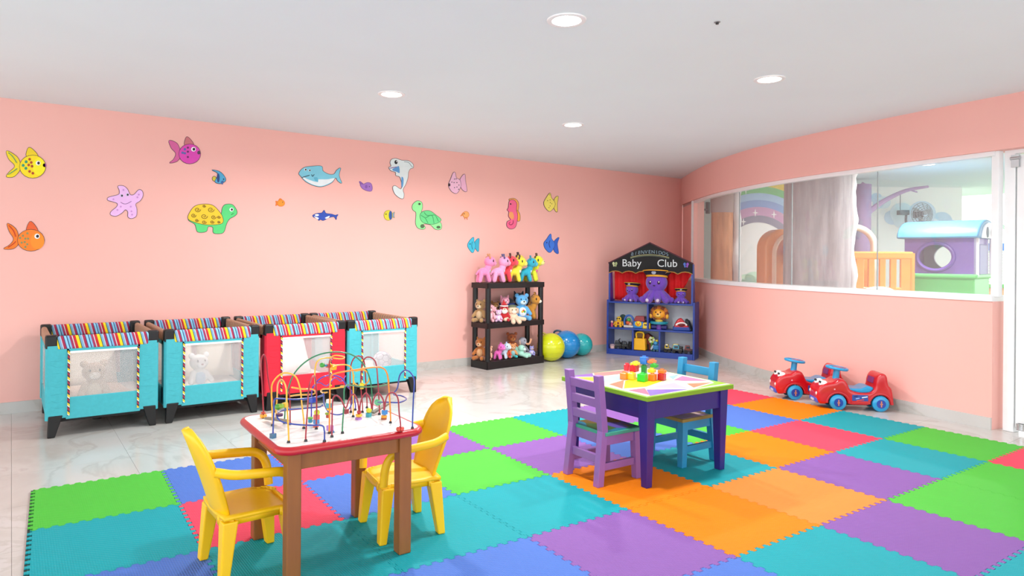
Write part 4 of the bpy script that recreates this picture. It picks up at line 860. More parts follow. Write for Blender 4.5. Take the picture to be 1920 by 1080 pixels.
plush_sit('plush_bird', 'small red plush bird beside the pale toy horse', rp(-.055, -.03, Zb), A(-110), .165, '#e0442a', '#ef6a3a', '#f3a23a', 'point', group=GB)
plush_sit('rag_doll', 'small rag doll in turquoise trousers with brown hair', rp(.03, -.04, Zb), A(-110), .175, '#d8925a', '#8fc4c8', '#efc39a', group=GB, limb='#2fc0c4', cat='doll')
plush_sit('teddy_bear', 'brown teddy bear at the back of the bottom tier', rp(.115, .07, Zb + .03), A(-110), .26, '#a8552a', None, '#d98a4a', group=GB, cat='teddy bear')
m_ = thing('plush_dog', 'mint green plush dog stretched on the bottom tier', 'plush toy', rp(.13, -.055, Zb), A(-62), GB); k = .2; mm = mat('#a9dfcb', .95, 'plush')
G().cap((-.45 * k, .1 * k, .42 * k), (.1 * k, 0, .22 * k), .24 * k, .2 * k).obj('body', mm, m_, remesh=.025 * k)
for s in (-1, 1):
    G().cap((.1 * k, s * .14 * k, .18 * k), (.55 * k, s * .2 * k, .11 * k), .1 * k, .12 * k).obj('leg', mm, m_, remesh=.025 * k)
    G().cap((-.5 * k, s * .2 * k + .1 * k, .3 * k), (-.3 * k, s * .38 * k + .1 * k, .12 * k), .09 * k, .1 * k).obj('leg', mm, m_, remesh=.025 * k)
    G().ell((.1 * k, s * .24 * k, .55 * k), (.06 * k, .05 * k, .14 * k)).obj('ear', mat('#86c4ae', .95, 'plush'), m_, 180)
    G().ell((.3 * k, s * .08 * k, .58 * k), .026 * k, u=8, v=6).obj('eye', mat('#15201c', .2), m_, 180)
G().ell((.12 * k, 0, .52 * k), (.22 * k, .22 * k, .2 * k)).obj('head', mm, m_, 180)
G().ell((.32 * k, 0, .46 * k), (.09 * k, .11 * k, .08 * k)).obj('muzzle', mat('#d3efe4', .95, 'plush'), m_, 180)
def trunk(t, k): G().tube(catmull([(.22 * k, 0, .64 * k), (.36 * k, 0, .6 * k), (.46 * k, .02 * k, .7 * k), (.5 * k, .03 * k, .88 * k)], 4), .05 * k, 8).obj('trunk', mat('#e0a27a', .9, 'plush'), t)
plush_sit('plush_elephant', 'grey plush elephant with peach trunk on the bottom tier', rp(.22, .0, Zb), A(-70), .24, '#9a9aa6', '#b8b8c2', '#a8a8b4', 'flop', group=GB, inner='#c9a79a', accent=trunk)
plush_sit('plush_cat', 'small lilac plush cat at the right end of the bottom tier', rp(.33, -.05, Zb), A(-110), .12, '#a7a4e0', '#d8d4f2', '#e3c8b8', 'point', group=GB)

# ---------------------------------------------------------------- bouncing balls
def hopper(label, x, y, r, col, handle=True, hc=None):
    t = thing('hopper_ball', label, 'ball', (x, y, 0), 0, 'rubber balls by the rack')
    G().ell((0, 0, r), r, u=40, v=24).obj('ball_shell', mat(col, .22, 'plain', coat=.4), t, 180)
    for q in range(-2, 3):
        zz = r + q * r * .3; rr_ = math.sqrt(max(0, r * r - (zz - r) ** 2)) + .0005
        G().tube([(rr_ * math.cos(j * PI / 24), rr_ * math.sin(j * PI / 24), zz) for j in range(48)], .0014, 5, True).obj('ridge', mat(col, .25), t)
    if handle:
        a = PI * .75; d = Vector((math.cos(a), math.sin(a), 0))
        c = Vector((0, 0, r)) + (d * .62 + Vector((0, 0, .78))) * r
        G().tube([c + d * .05 * math.cos(q) + Vector((0, 0, 1)) * .035 * math.sin(q) for q in [j * PI / 10 for j in range(20)]], .012, 8, True).obj('handle', mat(hc or col, .35), t)
    return t
hopper('lime green hopper ball half hidden behind the black rack', 5.405, 6.13, .172, '#cfd61a', True, '#b9a01c')
hopper('bright blue hopper ball between the lime and turquoise balls', 5.735, 6.21, .175, '#0a86cc', True, '#1d3f5c')
hopper('small turquoise ball at the right of the row', 6.045, 6.262, .145, '#1fb0b4', False)

# ---------------------------------------------------------------- blue puppet-theatre cabinet
CBL = mat('#0a3694', .4, 'paint', coat=.2)
cb = thing('theatre_cabinet', 'blue toy cabinet with a chalkboard gable and red curtain', 'cabinet', (6.705, 5.701, 0), math.radians(-64.4))
cb_m = Matrix.Translation(cb.location) @ Matrix.Rotation(cb.rotation_euler.z, 4, 'Z')
def cp(x, y, z): return cb_m @ Vector((x, y, z))
W_, D_ = 1.138, .27
for s in (-1, 1):
    G().box((s * (W_ / 2 - .012), D_ / 2, .36), (.024, D_, .72)).obj('side_panel', CBL, cb, 0, bev=.003)
    G().prism([(-.0, .70), (.14, .70), (.075, 1.2), (.0, 1.2)], -.012, .012, Matrix.Translation((s * (W_ / 2 - .035), 0, 0)) @ Matrix(((0, 0, 1, 0), (1, 0, 0, 0), (0, 1, 0, 0), (0, 0, 0, 1)))).obj('upright', CBL, cb, 0, bev=.003)
G().box((0, D_ / 2, .035), (W_ - .05, D_, .07)).obj('plinth', CBL, cb, 0, bev=.003)
for z in (.345, .69): G().box((0, D_ / 2, z), (W_ - .05, D_, .022)).obj('shelf_board', CBL, cb, 0, bev=.003)
for fx, z0, z1 in ((.31, .07, .335), (.615, .07, .335), (.48, .356, .68)): G().box((-W_ / 2 + W_ * fx, D_ / 2, (z0 + z1) / 2), (.022, D_ - .01, z1 - z0)).obj('divider', CBL, cb, 0, bev=.002)
G().box((0, D_ - .004, .37), (W_ - .05, .008, .62)).obj('back_panel', mat('#c9ccd4', .5, 'paint'), cb, 0)
MXZ = Matrix(((1, 0, 0, 0), (0, 0, -1, 0), (0, 1, 0, 0), (0, 0, 0, 1)))    # xy drawing -> xz plane facing the room
hw = W_ / 2 - .03
low = []
for k in range(25):
    u = k / 24; low.append((-hw + 2 * hw * u, 1.075 + .028 * abs(math.sin(u * 6 * PI)) ** .8))
board = low + [(hw, 1.205), (0, 1.465), (-hw, 1.205)]
G().prism(board, -.008, .008, MXZ).obj('chalkboard', mat('#0d0f11', .75, 'paint'), cb, 0)
G().tube([(x, -.009, z) for x, z in low], .006, 6).obj('gold_trim', mat('#a8772c', .5), cb)
G().tube([(-hw - .01, -.002, 1.205), (0, -.002, 1.472), (hw + .01, -.002, 1.205)], .009, 8).obj('gable_edge', mat('#4a1d2e', .5, 'paint'), cb, 30)
def letters(txt, size, x, z, col, rot=0, nm='lettering'):
    me = text_mesh(txt, size); o = mobj(nm, me, mat(col, .7, 'paint'), cb, 0); o.location = (x, -.0095, z); o.rotation_euler = (PI / 2, rot, 0); return o
letters('Baby', .135, -.235, 1.165, '#d7dfe2'); letters('Club', .135, .225, 1.165, '#d7dfe2')
word = 'BIENVENIDOS'
for i, ch in enumerate(word):
    u = (i - 5) / 5; letters(ch, .062, u * .23, 1.335 - .03 * u * u, '#7f97a6', -u * .22)
G().tube([(u * .25, -.0095, 1.318 - .036 * u * u) for u in [q / 8 - 1 for q in range(17)]], .006, 6).obj('chalk_arc', mat('#9a9a72', .8), cb)
G().tube([(u * .25, -.0095, 1.304 - .036 * u * u) for u in [q / 8 - 1 for q in range(17)]], .005, 6).obj('chalk_arc', mat('#5f6a5a', .8), cb)
for sx, c1, c2 in ((-1, '#9fae7a', '#c8cfa0'), (1, '#8a4fae', '#4f6fc0')):
    x0 = sx * .46
    for q, (dx, dz, r) in enumerate(((-.018, .016, .017), (.018, .016, .017), (-.013, -.012, .012), (.013, -.012, .012))):
        G().ell((x0 + dx, -.0095, 1.185 + dz), (r, .0015, r * 1.2), u=10, v=6).obj('butterfly_wing', mat(c1 if q % 2 else c2, .7), cb, 180)
# curtain: two gathered cloths
def curtain(x0, x1, zt, zb0, zb1, n=40):
    g = G(); r0 = []; r1 = []
    for k in range(n + 1):
        u = k / n; x = x0 + (x1 - x0) * u; y = .2 + .014 * math.sin(u * (x1 - x0) * 75)
        r0.append(g.bm.verts.new((x, y, zt))); zb = zb0 + (zb1 - zb0) * max(0, (u - .35) / .65) ** 1.6
        r1.append([g.bm.verts.new((x, y + .003 * q, zt + (zb - zt) * q / 6)) for q in range(1, 7)])
    for k in range(n):
        a = [r0[k]] + r1[k]; b = [r0[k + 1]] + r1[k + 1]
        for q in range(6): g.bm.faces.new((a[q], b[q], b[q + 1], a[q + 1]))
    o = g.obj('curtain', mat('#e0101a', .75, 'fabric'), cb, 80); s = o.modifiers.new('s', 'SOLIDIFY'); s.thickness = .004
curtain(-hw + .01, .1, 1.11, .71, .715); curtain(.06, hw - .05, 1.11, .715, 1.09)

# plush octopuses
def octopus(label, x, y, k, rz=0):
    t = thing('plush_octopus', label, 'plush toy', cp(x, y, .7015), cb.rotation_euler.z - PI / 2 + rz, 'octopuses in caps'); m = mat('#6f45b8', .9, 'plush')
    g = G().ell((0, 0, .62 * k), (.3 * k, .33 * k, .32 * k), u=20, v=14).cap((0, 0, .25 * k), (0, 0, .45 * k), .2 * k, .22 * k); g.obj('body', m, t, remesh=.025 * k)
    for i in range(6):
        a = -PI * .5 + i * PI / 5; c_, s_ = math.cos(a), math.sin(a)
        pts = catmull([(.1 * k * c_, .12 * k * s_, .32 * k), (.26 * k * c_, .28 * k * s_, .2 * k), (.38 * k * c_, .42 * k * s_, .075 * k), (.46 * k * c_, .46 * k * s_, .1 * k)], 4)
        G().tube(pts, .1 * k, 12, rr=[(.12 - .045 * q / (len(pts) - 1)) * k for q in range(len(pts))]).ell(pts[-1], .075 * k).obj('tentacle', m, t, 60)
        if i in (2, 3): G().ell(Vector(pts[-1]) + Vector((.05 * k * c_, .05 * k * s_, -.01 * k)), (.05 * k, .055 * k, .055 * k)).obj('tentacle_tip', mat('#cfc2dc', .9, 'plush'), t, 180)
    for s in (-1, 1):
        G().ell((.27 * k, s * .13 * k, .62 * k), (.03 * k, .045 * k, .055 * k)).obj('eye', mat('#3a1440', .2), t, 180)
        G().ell((.297 * k, s * .13 * k + .012 * k, .645 * k), (.012 * k, .018 * k, .02 * k), u=8, v=6).obj('eye_glint', mat('#ffffff', .3), t, 180)
    G().ell((.295 * k, 0, .53 * k), (.015 * k, .04 * k, .02 * k), u=10, v=6).obj('mouth', mat('#3a2050', .5), t, 180)
    M = Matrix.Translation((-.02 * k, 0, .78 * k)) @ Matrix.Rotation(-.12, 4, 'Y')
    G().lathe([(.31 * k, 0), (.32 * k, .04 * k), (.43 * k, .17 * k), (.41 * k, .2 * k), (.2 * k, .225 * k), (.0, .23 * k)], 24, M).obj('cap', mat('#14152a', .8, 'fabric'), t, 60)
    G().lathe([(.3 * k, -.01 * k), (.318 * k, -.01 * k), (.325 * k, .045 * k), (.3 * k, .05 * k)], 24, M).obj('cap_band', mat('#e0a32a', .6, 'fabric'), t, 60)
    G().tube([M @ Vector((.43 * k * math.cos(q), .43 * k * math.sin(q), .175 * k)) for q in [j * PI / 12 for j in range(24)]], .016 * k, 6, True).obj('cap_piping', mat('#e0a32a', .6, 'fabric'), t, 60)
    G().ell(M @ Vector((.388 * k, 0, .1 * k)), (.012 * k, .07 * k, .055 * k)).obj('cap_emblem', mat('#9aa3b8', .6, 'fabric'), t, 180)
    return t
octopus('large purple octopus plush in a captain cap in the cabinet centre', .075, .06, .42)
octopus('medium purple octopus plush in a captain cap on the left of the cabinet', -.26, .11, .25, -.2)
octopus('smallest purple octopus plush in a tan and black cap on the cabinet right', .375, .11, .19, .2)

# toys on the shelves
Z2, Z1 = .3565, .0705
def toy(name, label, x, y, z, rz=0, cat='toy', group='toys on the cabinet shelves'):
    return thing(name, label, cat, cp(x, y, z), cb.rotation_euler.z + rz, group)
t = toy('toy_figure', 'tiny pink toy figure at the far left of the middle cabinet shelf', -.525, .09, Z2)
G().cyl((0, 0, 0), (0, 0, .05), .018, .012).obj('body', mat('#d0487a', .5), t); G().ell((0, 0, .062), .017).obj('head', mat('#f0c0b0', .5), t, 180)
def truck(name, label, x, y, z, body, cab, L=.12, rz=0, wheel='#1c1c1e', bed=None):
    t = toy(name, label, x, y, z, rz, 'toy vehicle')
    G().box((0, 0, .04), (L, .07, .03)).obj('chassis', mat(body, .35, coat=.3), t, 0, bev=.008)
    G().prism([(-L * .45, .05), (L * .2, .05), (L * .12, .1), (-L * .38, .1)], -.032, .032, MXZ).obj('cabin', mat(cab, .35, coat=.3), t, 0, bev=.008)
    G().box((-L * .1, -.033, .078), (L * .36, .004, .028)).obj('cabin_window', mat('#2a3440', .15), t, 0)
    for sx in (-1, 1):
        for sy in (-1, 1): G().cyl((sx * L * .3, sy * .036 - .008, .022), (sx * L * .3, sy * .036 + .008, .022), .022, n=14).obj('wheel', mat(wheel, .6), t, bev=.003)
    if bed: G().box((L * .33, 0, .07), (L * .3, .06, .03)).obj('load_bed', mat(bed, .4), t, 0, bev=.004)
    return t
t = toy('toy_robot', 'yellow toy robot with black face at the left of the middle cabinet shelf', -.43, .09, Z2)
G().box((0, 0, .05), (.085, .06, .05)).obj('body', mat('#f0b81e', .35, coat=.3), t, 0, bev=.01); G().ell((0, 0, .105), (.036, .032, .034)).obj('head', mat('#f3c63a', .35), t, 180)
G().box((0, -.03, .052), (.03, .006, .024)).obj('mouth_plate', mat('#7a1f1a', .4), t, 0, bev=.003)
for s in (-1, 1): G().box((s * .032, -.005, .013), (.032, .07, .026)).obj('foot', mat('#f0b81e', .35), t, 0, bev=.008); G().ell((s * .014, -.028, .112), .011, u=10, v=6).obj('eye', mat('#2a2418', .3), t, 180); G().cap((s * .05, 0, .065), (s * .06, -.02, .03), .013, .013, 8).obj('arm', mat('#d99a1a', .4), t, 180)
t = toy('toy_camera', 'dark green round toy behind the yellow robot', -.40, .17, Z2); G().cyl((0, 0, .0), (0, 0, .1), .02, .015).obj('stand', mat('#1c3f3a', .5), t); G().cyl((0, -.02, .125), (0, .02, .125), .038, n=20).obj('disc', mat('#143a3a', .4), t, bev=.006)
t = toy('toy_arch', 'blue arched activity toy with colourful beads inside', -.295, .1, Z2)
G().tube(catmull([(-.06, 0, .0), (-.062, 0, .09), (-.03, 0, .15), (.03, 0, .15), (.062, 0, .09), (.06, 0, .0)], 5), .013, 10).obj('arch', mat('#2d62b8', .35, coat=.3), t)
G().box((0, 0, .014), (.13, .07, .026)).obj('tray', mat('#d9d4cc', .5), t, 0, bev=.006)
for x, z, c, r in ((0, .10, '#3fa048', .026), (-.01, .062, '#e0603a', .028), (.02, .045, '#efb08a', .022)): G().ell((x, -.01, z), r).obj('bead', mat(c, .35), t, 180)
t = toy('toy_house', 'blue toy house with a dark red roof and yellow face', -.155, .1, Z2)
G().prism([(-.07, 0), (.075, 0), (.065, .09), (-.06, .09)], -.055, .055, MXZ).obj('house_body', mat('#2279c4', .35, coat=.3), t, 0, bev=.008)
G().prism([(-.065, .09), (.085, .09), (.075, .16), (-.035, .16)], -.06, .06, MXZ).obj('roof', mat('#8e1420', .35, coat=.3), t, 0, bev=.008)
G().ell((0, -.057, .058), (.045, .01, .036)).obj('face', mat('#f4cf2a', .4), t, 180); G().ell((0, -.066, .052), (.02, .006, .016), u=10, v=6).obj('beak', mat('#f08a1e', .4), t, 180)
for s in (-1, 1): G().ell((s * .018, -.065, .07), .006, u=8, v=6).obj('eye', mat('#1c1a14', .3), t, 180)
t = toy('toy_case', 'yellow toy case with grey handle left of the middle divider', -.055, .08, Z2)
G().prism([(-.055, 0), (.055, 0), (.05, .075), (.02, .085), (-.035, .078), (-.05, .06)], -.035, .035, MXZ).obj('case_body', mat('#f4cc1a', .35, coat=.3), t, 0, bev=.008)
G().tube(catmull([(-.025, 0, .075), (-.02, 0, .115), (.025, 0, .115), (.035, 0, .08)], 5), .008, 8).obj('handle', mat('#4a5258', .5), t); G().box((0, -.036, .05), (.05, .006, .018)).obj('window', mat('#4a4a3a', .3), t, 0, bev=.003); G().ell((.012, -.036, .028), (.014, .004, .014)).obj('dial', mat('#f7efb0', .4), t, 180)
t = toy('lion_toy', 'orange lion-faced toy on a teal and purple stand', .105, .09, Z2)
G().lathe([(.035, 0), (.04, .03), (.03, .07), (0, .07)], 20).obj('stem', mat('#7a48b0', .4), t); G().box((0, .02, .03), (.2, .09, .05)).obj('foot_base', mat('#2a2a7a', .4), t, 0, bev=.012)
G().lathe([(0, .07), (.11, .07), (.118, .085), (.11, .102), (0, .102)], 28).obj('table_ring', mat('#1f93a8', .35, coat=.3), t)
G().lathe([(.05, .102), (.05, .125), (0, .125)], 20).obj('collar', mat('#d9c04a', .4), t)
for k_ in range(12):
    a = k_ * PI / 6; G().ell((.088 * math.cos(a), .0, .205 + .07 * math.sin(a)), (.038, .035, .034), u=10, v=8).obj('mane', mat('#b8641e' if k_ % 2 else '#7a3a1c', .7, 'plush'), t, 180)
G().ell((0, -.015, .2), (.085, .05, .068)).obj('face', mat('#f2a62a', .4), t, 180); G().ell((0, -.06, .185), (.035, .016, .026)).obj('muzzle', mat('#f7cb6a', .4), t, 180); G().ell((0, -.075, .198), (.014, .006, .01), u=8, v=6).obj('nose', mat('#4a1c10', .4), t, 180)
for s in (-1, 1): G().ell((s * .03, -.06, .222), (.009, .005, .011), u=8, v=6).obj('eye', mat('#2a140a', .3), t, 180); G().ell((s * .07, -.0, .262), (.024, .016, .024)).obj('ear', mat('#e08a2a', .5), t, 180); G().ell((s * .105, -.01, .17), (.02, .03, .035)).obj('paw', mat('#f2b83a', .5), t, 180)
t = toy('toy_car', 'red rounded toy car with white smile on the middle shelf right', .385, .09, Z2, .25, 'toy vehicle')
G().prism([(-.1, .0), (.1, .0), (.09, .06), (.05, .1), (.0, .165), (-.05, .14), (-.08, .08)], -.055, .055, MXZ).obj('car_body', mat('#c81424', .3, coat=.4), t, 0, bev=.02, seg=3)
G().prism([(-.105, 0), (.11, 0), (.1, .05), (-.1, .05)], -.06, .06, MXZ).obj('bumper', mat('#173f96', .35, coat=.3), t, 0, bev=.01)
G().tube(catmull([(-.055, -.062, .085), (-.02, -.064, .1), (.03, -.064, .1), (.055, -.062, .085)], 4), .009, 8).obj('smile', mat('#f4f4f0', .3), t); G().ell((0, -.06, .075), (.04, .012, .02)).obj('grille', mat('#6a0f14', .4), t, 180)
for s in (-1, 1): G().ell((s * .06, -.06, .078), .013, u=10, v=8).obj('headlamp', mat('#f0e9e4', .3), t, 180)
t = toy('toy_ramp', 'black plastic ramp behind the red toy car', .475, .13, Z2); G().prism([(-.05, 0), (.045, 0), (.0, .12), (-.04, .15)], -.06, .05, MXZ).obj('ramp_body', mat('#1b2126', .5), t, 0, bev=.01); G().box((0, -.062, .02), (.06, .006, .02)).obj('ramp_label', mat('#3a444a', .5), t, 0)
# bottom row
t = toy('toy_cup', 'small pale pink cup at the left of the bottom cabinet shelf', -.505, .06, Z1); G().lathe([(0, 0), (.03, 0), (.038, .05), (.033, .05), (.026, .006), (0, .006)], 20).obj('cup_body', mat('#dcb8b4', .5), t); G().lathe([(.036, .04), (.04, .045), (.036, .052), (.033, .048)], 20).obj('cup_rim', mat('#8a7a9a', .5), t)
for i, (x, y, lab) in enumerate(((-.44, .1, 'black toy car nearest the pink cup on the bottom shelf'), (-.345, .1, 'black toy car in the middle of the dark cars on the bottom shelf'), (-.26, .12, 'black toy car beside the left bottom divider'))):
    truck('toy_car', lab, x, y, Z1, '#17171a', '#242428', .1, .3 + i * .2)
t = toy('toy_tractor', 'black toy tractor with raised bucket among the dark cars', -.385, .17, Z1, 0, 'toy vehicle')
G().box((0, 0, .05), (.09, .05, .05)).obj('tractor_body', mat('#1a1a1c', .4), t, 0, bev=.006); G().tube([(-.04, 0, .05), (-.07, 0, .1), (-.05, 0, .12)], .008, 6).obj('bucket_arm', mat('#2a2a2c', .4), t)
for sx in (-1, 1): G().cyl((sx * .032, -.035, .028), (sx * .032, .035, .028), .028, n=14).obj('wheel', mat('#111113', .7), t)
t = toy('toy_bag', 'bright yellow toy carrying box with handle in the bottom middle cubby', -.14, .07, Z1, -.05)
G().taper((0, 0, .004), (.175, .09), (0, 0, .155), (.155, .07)).obj('box_body', mat('#f5b70c', .4, coat=.2), t, 0, bev=.008); G().tube(catmull([(-.045, 0, .15), (-.045, 0, .225), (.045, 0, .225), (.045, 0, .15)], 4), .011, 8).obj('handle', mat('#f5c21c', .4), t); G().box((0, .01, .19), (.08, .012, .06)).obj('label_plate', mat('#6a4a1a', .5), t, 0, bev=.004)
t = toy('toy_barn', 'dark red toy behind the yellow carrying box', -.06, .18, Z1); G().prism([(-.06, 0), (.06, 0), (.06, .17), (.0, .22), (-.06, .18)], -.04, .04, MXZ).obj('barn_body', mat('#7a2a1a', .5), t, 0, bev=.006); G().box((0, -.042, .04), (.05, .006, .075)).obj('barn_door', mat('#2a1512', .5), t, 0)
t = toy('toy_plane', 'blue toy figure with yellow top beside the right bottom divider', .075, .07, Z1)
G().box((0, 0, .05), (.075, .05, .06)).obj('body', mat('#2a7ab4', .4), t, 0, bev=.012); G().ell((-.005, -.01, .105), (.03, .026, .026)).obj('head', mat('#3f94c8', .4), t, 180); G().ell((.01, -.01, .138), (.02, .018, .014)).obj('cap', mat('#e8c832', .4), t, 180)
for s in (-1, 1): G().cap((s * .04, 0, .07), (s * .055, -.03, .03), .012, .014, 8).obj('arm', mat('#b8c4d0', .4), t, 180); G().box((s * .022, -.01, .012), (.03, .05, .024)).obj('foot', mat('#3a5a6a', .5), t, 0, bev=.005)
t = toy('toy_flower', 'green and white toy plant behind the blue toy figure', .0, .13, Z1); G().cyl((0, 0, 0), (0, 0, .1), .012).obj('stem', mat('#5a9a4a', .5), t)
for k_ in range(6): G().ell((.028 * math.cos(k_ * 1.05), 0, .135 + .028 * math.sin(k_ * 1.05)), (.02, .01, .02), u=10, v=6).obj('petal', mat('#b9cf6a' if k_ % 2 else '#dfe6c8', .5), t, 180)
truck('toy_digger', 'small yellow and black toy digger by the right bottom divider', .22, .08, Z1, '#1b1b1d', '#e6c41c', .085, .1)
truck('toy_car', 'light blue and black toy car at the front of the bottom right cubby', .35, .06, Z1, '#1c1d20', '#4aa4c0', .13, 0, bed='#1c1d20')
truck('toy_truck', 'yellow toy truck at the back of the bottom right cubby', .32, .17, Z1, '#26262a', '#e8d02a', .13, .1)
truck('toy_truck', 'dark red toy truck at the right end of the bottom cabinet shelf', .48, .09, Z1, '#4a1414', '#8a3a34', .11, .2)

# ---------------------------------------------------------------- ride-on cars
def ride(label, loc, rz):
    t = thing('ride_on_car', label, 'ride-on toy', loc, rz, 'ride-on cars by the low wall'); RB = mat('#c60c1a', .25, 'plain', coat=.5); BB = mat('#1f9ad0', .3, 'plain', coat=.3)
    S = Matrix(((1, 0, 0, 0), (0, 0, -1, 0), (0, 1, 0, 0), (0, 0, 0, 1)))
    arch = lambda cx_: [(cx_ + .082 * math.cos(a), .062 + .082 * math.sin(a)) for a in [PI - k * PI / 10 for k in range(11)]]
    prof = [(-.275, .045), (-.27, .09)] + [(-.262, .1)] + arch(-.163)[1:] + [(-.07, .05), (.075, .05)] + arch(.17)[:] + [(.265, .05), (.315, .05)]
    upper = [(.335, .09), (.335, .15), (.31, .2), (.26, .225), (.2, .235), (.165, .26), (.12, .258), (.095, .225), (.07, .175), (.0, .155), (-.08, .158), (-.115, .19), (-.13, .27), (-.16, .315), (-.195, .318), (-.215, .285), (-.225, .22), (-.25, .2)]
    upper = [(p.x, p.y) for p in catmull([(x, z, 0) for x, z in upper], 4)]
    prof2 = prof + upper
    bs = G().prism(prof2, -.106, .106, S).obj('body_shell', RB, t, 70, remesh=.0085); bs.modifiers['s'].iterations = 22
    for sy in (-1, 1):
        for x in (.17, -.163): G().tube([(x + .09 * math.cos(a), sy * .092, .062 + .09 * math.sin(a)) for a in [k * PI / 12 for k in range(13)]], .014, 8).obj('wheel_arch', RB, t, 60)
        for x in (.17, -.163):
            w = G().lathe([(0, -.02), (.05, -.022), (.064, -.014), (.067, 0), (.064, .014), (.05, .022), (0, .02)], 28, Matrix.Translation((x, sy * .088, .067)) @ Matrix.Rotation(PI / 2, 4, 'X')).obj('wheel', BB, t)
            G().cyl((x, sy * .108, .067), (x, sy * .1125, .067), .036, n=20).obj('hub_cap', mat('#1c3fa0', .35), w)
            G().box((x, sy * .114, .067), (.008, .004, .05)).box((x, sy * .114, .067), (.02, .004, .01)).obj('hub_mark', mat('#d98a6a', .4), w, 0)
        e = G().ell((.272, sy * .052, .21), (.036, .042, .03), (0, .5, 0)).obj('eye', mat('#f4f4f2', .3), t, 180)
        G().ell((.298, sy * .052 - .01, .226), (.008, .007, .012), u=8, v=6).ell((.298, sy * .052 + .012, .226), (.008, .007, .012), u=8, v=6).obj('pupil', mat('#161616', .3), e, 180)
        G().ell((.322, sy * .074, .135), (.02, .02, .02)).obj('headlamp', mat('#f6dcd8', .25), t, 180)
        G().box((.0, sy * .1055, .112), (.125, .004, .05)).obj('side_sticker', mat('#2a4a9c', .4), t, 0, bev=.001)
        for k_, (dx, dz, c, w_) in enumerate(((-.035, .008, '#e8ecf4', .045), (.02, -.004, '#9fb8e6', .03), (.035, .012, '#1a2a66', .03), (.0, -.018, '#e0402c', .06))): G().box((dx, sy * .1078, .112 + dz), (w_, .002, .008), (0, .2, 0)).obj('sticker_print', mat(c, .4), t, 0)
        G().ell((.2, sy * .1, .178), (.012, .008, .01), u=8, v=6).obj('print_star', mat('#f0b8c0', .4), t, 180)
    G().prism([(.085, .19), (.075, .165), (.0, .148), (-.085, .152), (-.12, .19), (-.1, .205), (-.06, .205), (-.02, .185), (.05, .185)], -.085, .085, S).obj('saddle', BB, t, 40, bev=.014, seg=3)
    G().cyl((.155, 0, .25), (.145, 0, .335), .026, .024, 18).obj('steering_column', BB, t)
    G().tube([(.145 + .076 * math.cos(q), .076 * math.sin(q), .342 + .01 * math.cos(q)) for q in [j * PI / 16 for j in range(32)]], .013, 10, True).obj('steering_wheel', BB, t)
    G().cyl((.145, 0, .335), (.145, 0, .35), .045, .035, 18).bar((.145, -.07, .342), (.145, .07, .342), .02, .012).bar((.075, 0, .338), (.215, 0, .35), .02, .012).obj('horn_pad', mat('#c0142a', .35), t)
    G().box((.325, 0, .075), (.03, .17, .04)).obj('front_bumper', mat('#3a5ac0', .35, coat=.3), t, 0, bev=.01)
    G().box((.342, 0, .075), (.004, .07, .018)).obj('number_plate', mat('#c8cfe6', .4), t, 0)
    G().box((-.125, 0, .255), (.012, .1, .05), (0, -.25, 0)).obj('backrest_sticker', mat('#7a2a6a', .4), t, 0, bev=.003)
    G().box((0, 0, .055), (.5, .1, .03)).obj('underframe', mat('#1c1c1e', .6), t, 0)
    return t
ride('red ride-on toy car in front, with blue wheels, saddle and steering wheel', (5.85, 2.742, 0), math.radians(136.5))
ride('red ride-on toy car behind, half hidden by the front one', (5.945, 3.17, 0), math.radians(137))

# ---------------------------------------------------------------- play room behind the glass
def at_d(u, v, D): return Vector((0, 0, H)) + ray(u, v) * D
VZ = math.atan2(RGT.y, RGT.x)             # turn that lines local x up with the far wall
def zpx(u, v, D): return at_d(u, v, D).z
DW = 10.9
wl = at_d(1376, 500, DW); wr = at_d(1803, 500, DW)
fw = bpy.data.objects.new('wall_playroom', None); COL.objects.link(fw); struct(fw); fw.location = (wl.x, wl.y, 0); fw.rotation_euler = (0, 0, VZ)
Lw = (Vector((wr.x, wr.y)) - Vector((wl.x, wl.y))).length
G().box((Lw / 2, .06, ZC / 2), (Lw, .12, ZC)).obj('wall_surface', WHITEP, fw, 0)
S2 = struct(G().box((9.3, WY - .0, ZC / 2), (1.95, .1, ZC)).obj('wall_playroom_side', WHITEP, None, 0))
downlight(4, 9.39, 3.54, PLAYROOM_W); downlight(5, 8.1, 2.6, PLAYROOM_W)  # the second one is out of view, added to brighten the play room
# mural wall: a nearer stretch of wall that carries the rainbow
DM = 9.6
mw = bpy.data.objects.new('wall_playroom_mural', None); COL.objects.link(mw); struct(mw); ml = at_d(1374, 500, DM); mw.location = (ml.x, ml.y, 0); mw.rotation_euler = (0, 0, VZ)
Lm = (1560 - 1374) * DM / F_PX
G().box((Lm / 2, .05, ZC / 2), (Lm, .1, ZC)).obj('wall_surface', WHITEP, mw, 0)
s_m = DM / F_PX
def mx_(u): return (u - 1374) * s_m
def mz_(v): return zpx(1420, v, DM)
cxr, czr = mx_(1421), mz_(479)
rb = bpy.data.objects.new('rainbow_mural', None); COL.objects.link(rb); rb.location = mw.location; rb.rotation_euler = mw.rotation_euler
tag(rb, 'pastel rainbow painted on the wall behind the glass', 'mural')
radii = [62, 75, 91, 104, 117, 130, 143, 156, 170]
cols = ['#8f8ca0', '#cf9fc4', '#8fabdf', '#b0d2f0', '#86d08e', '#f2d860', '#f4a45e', '#ec7464']
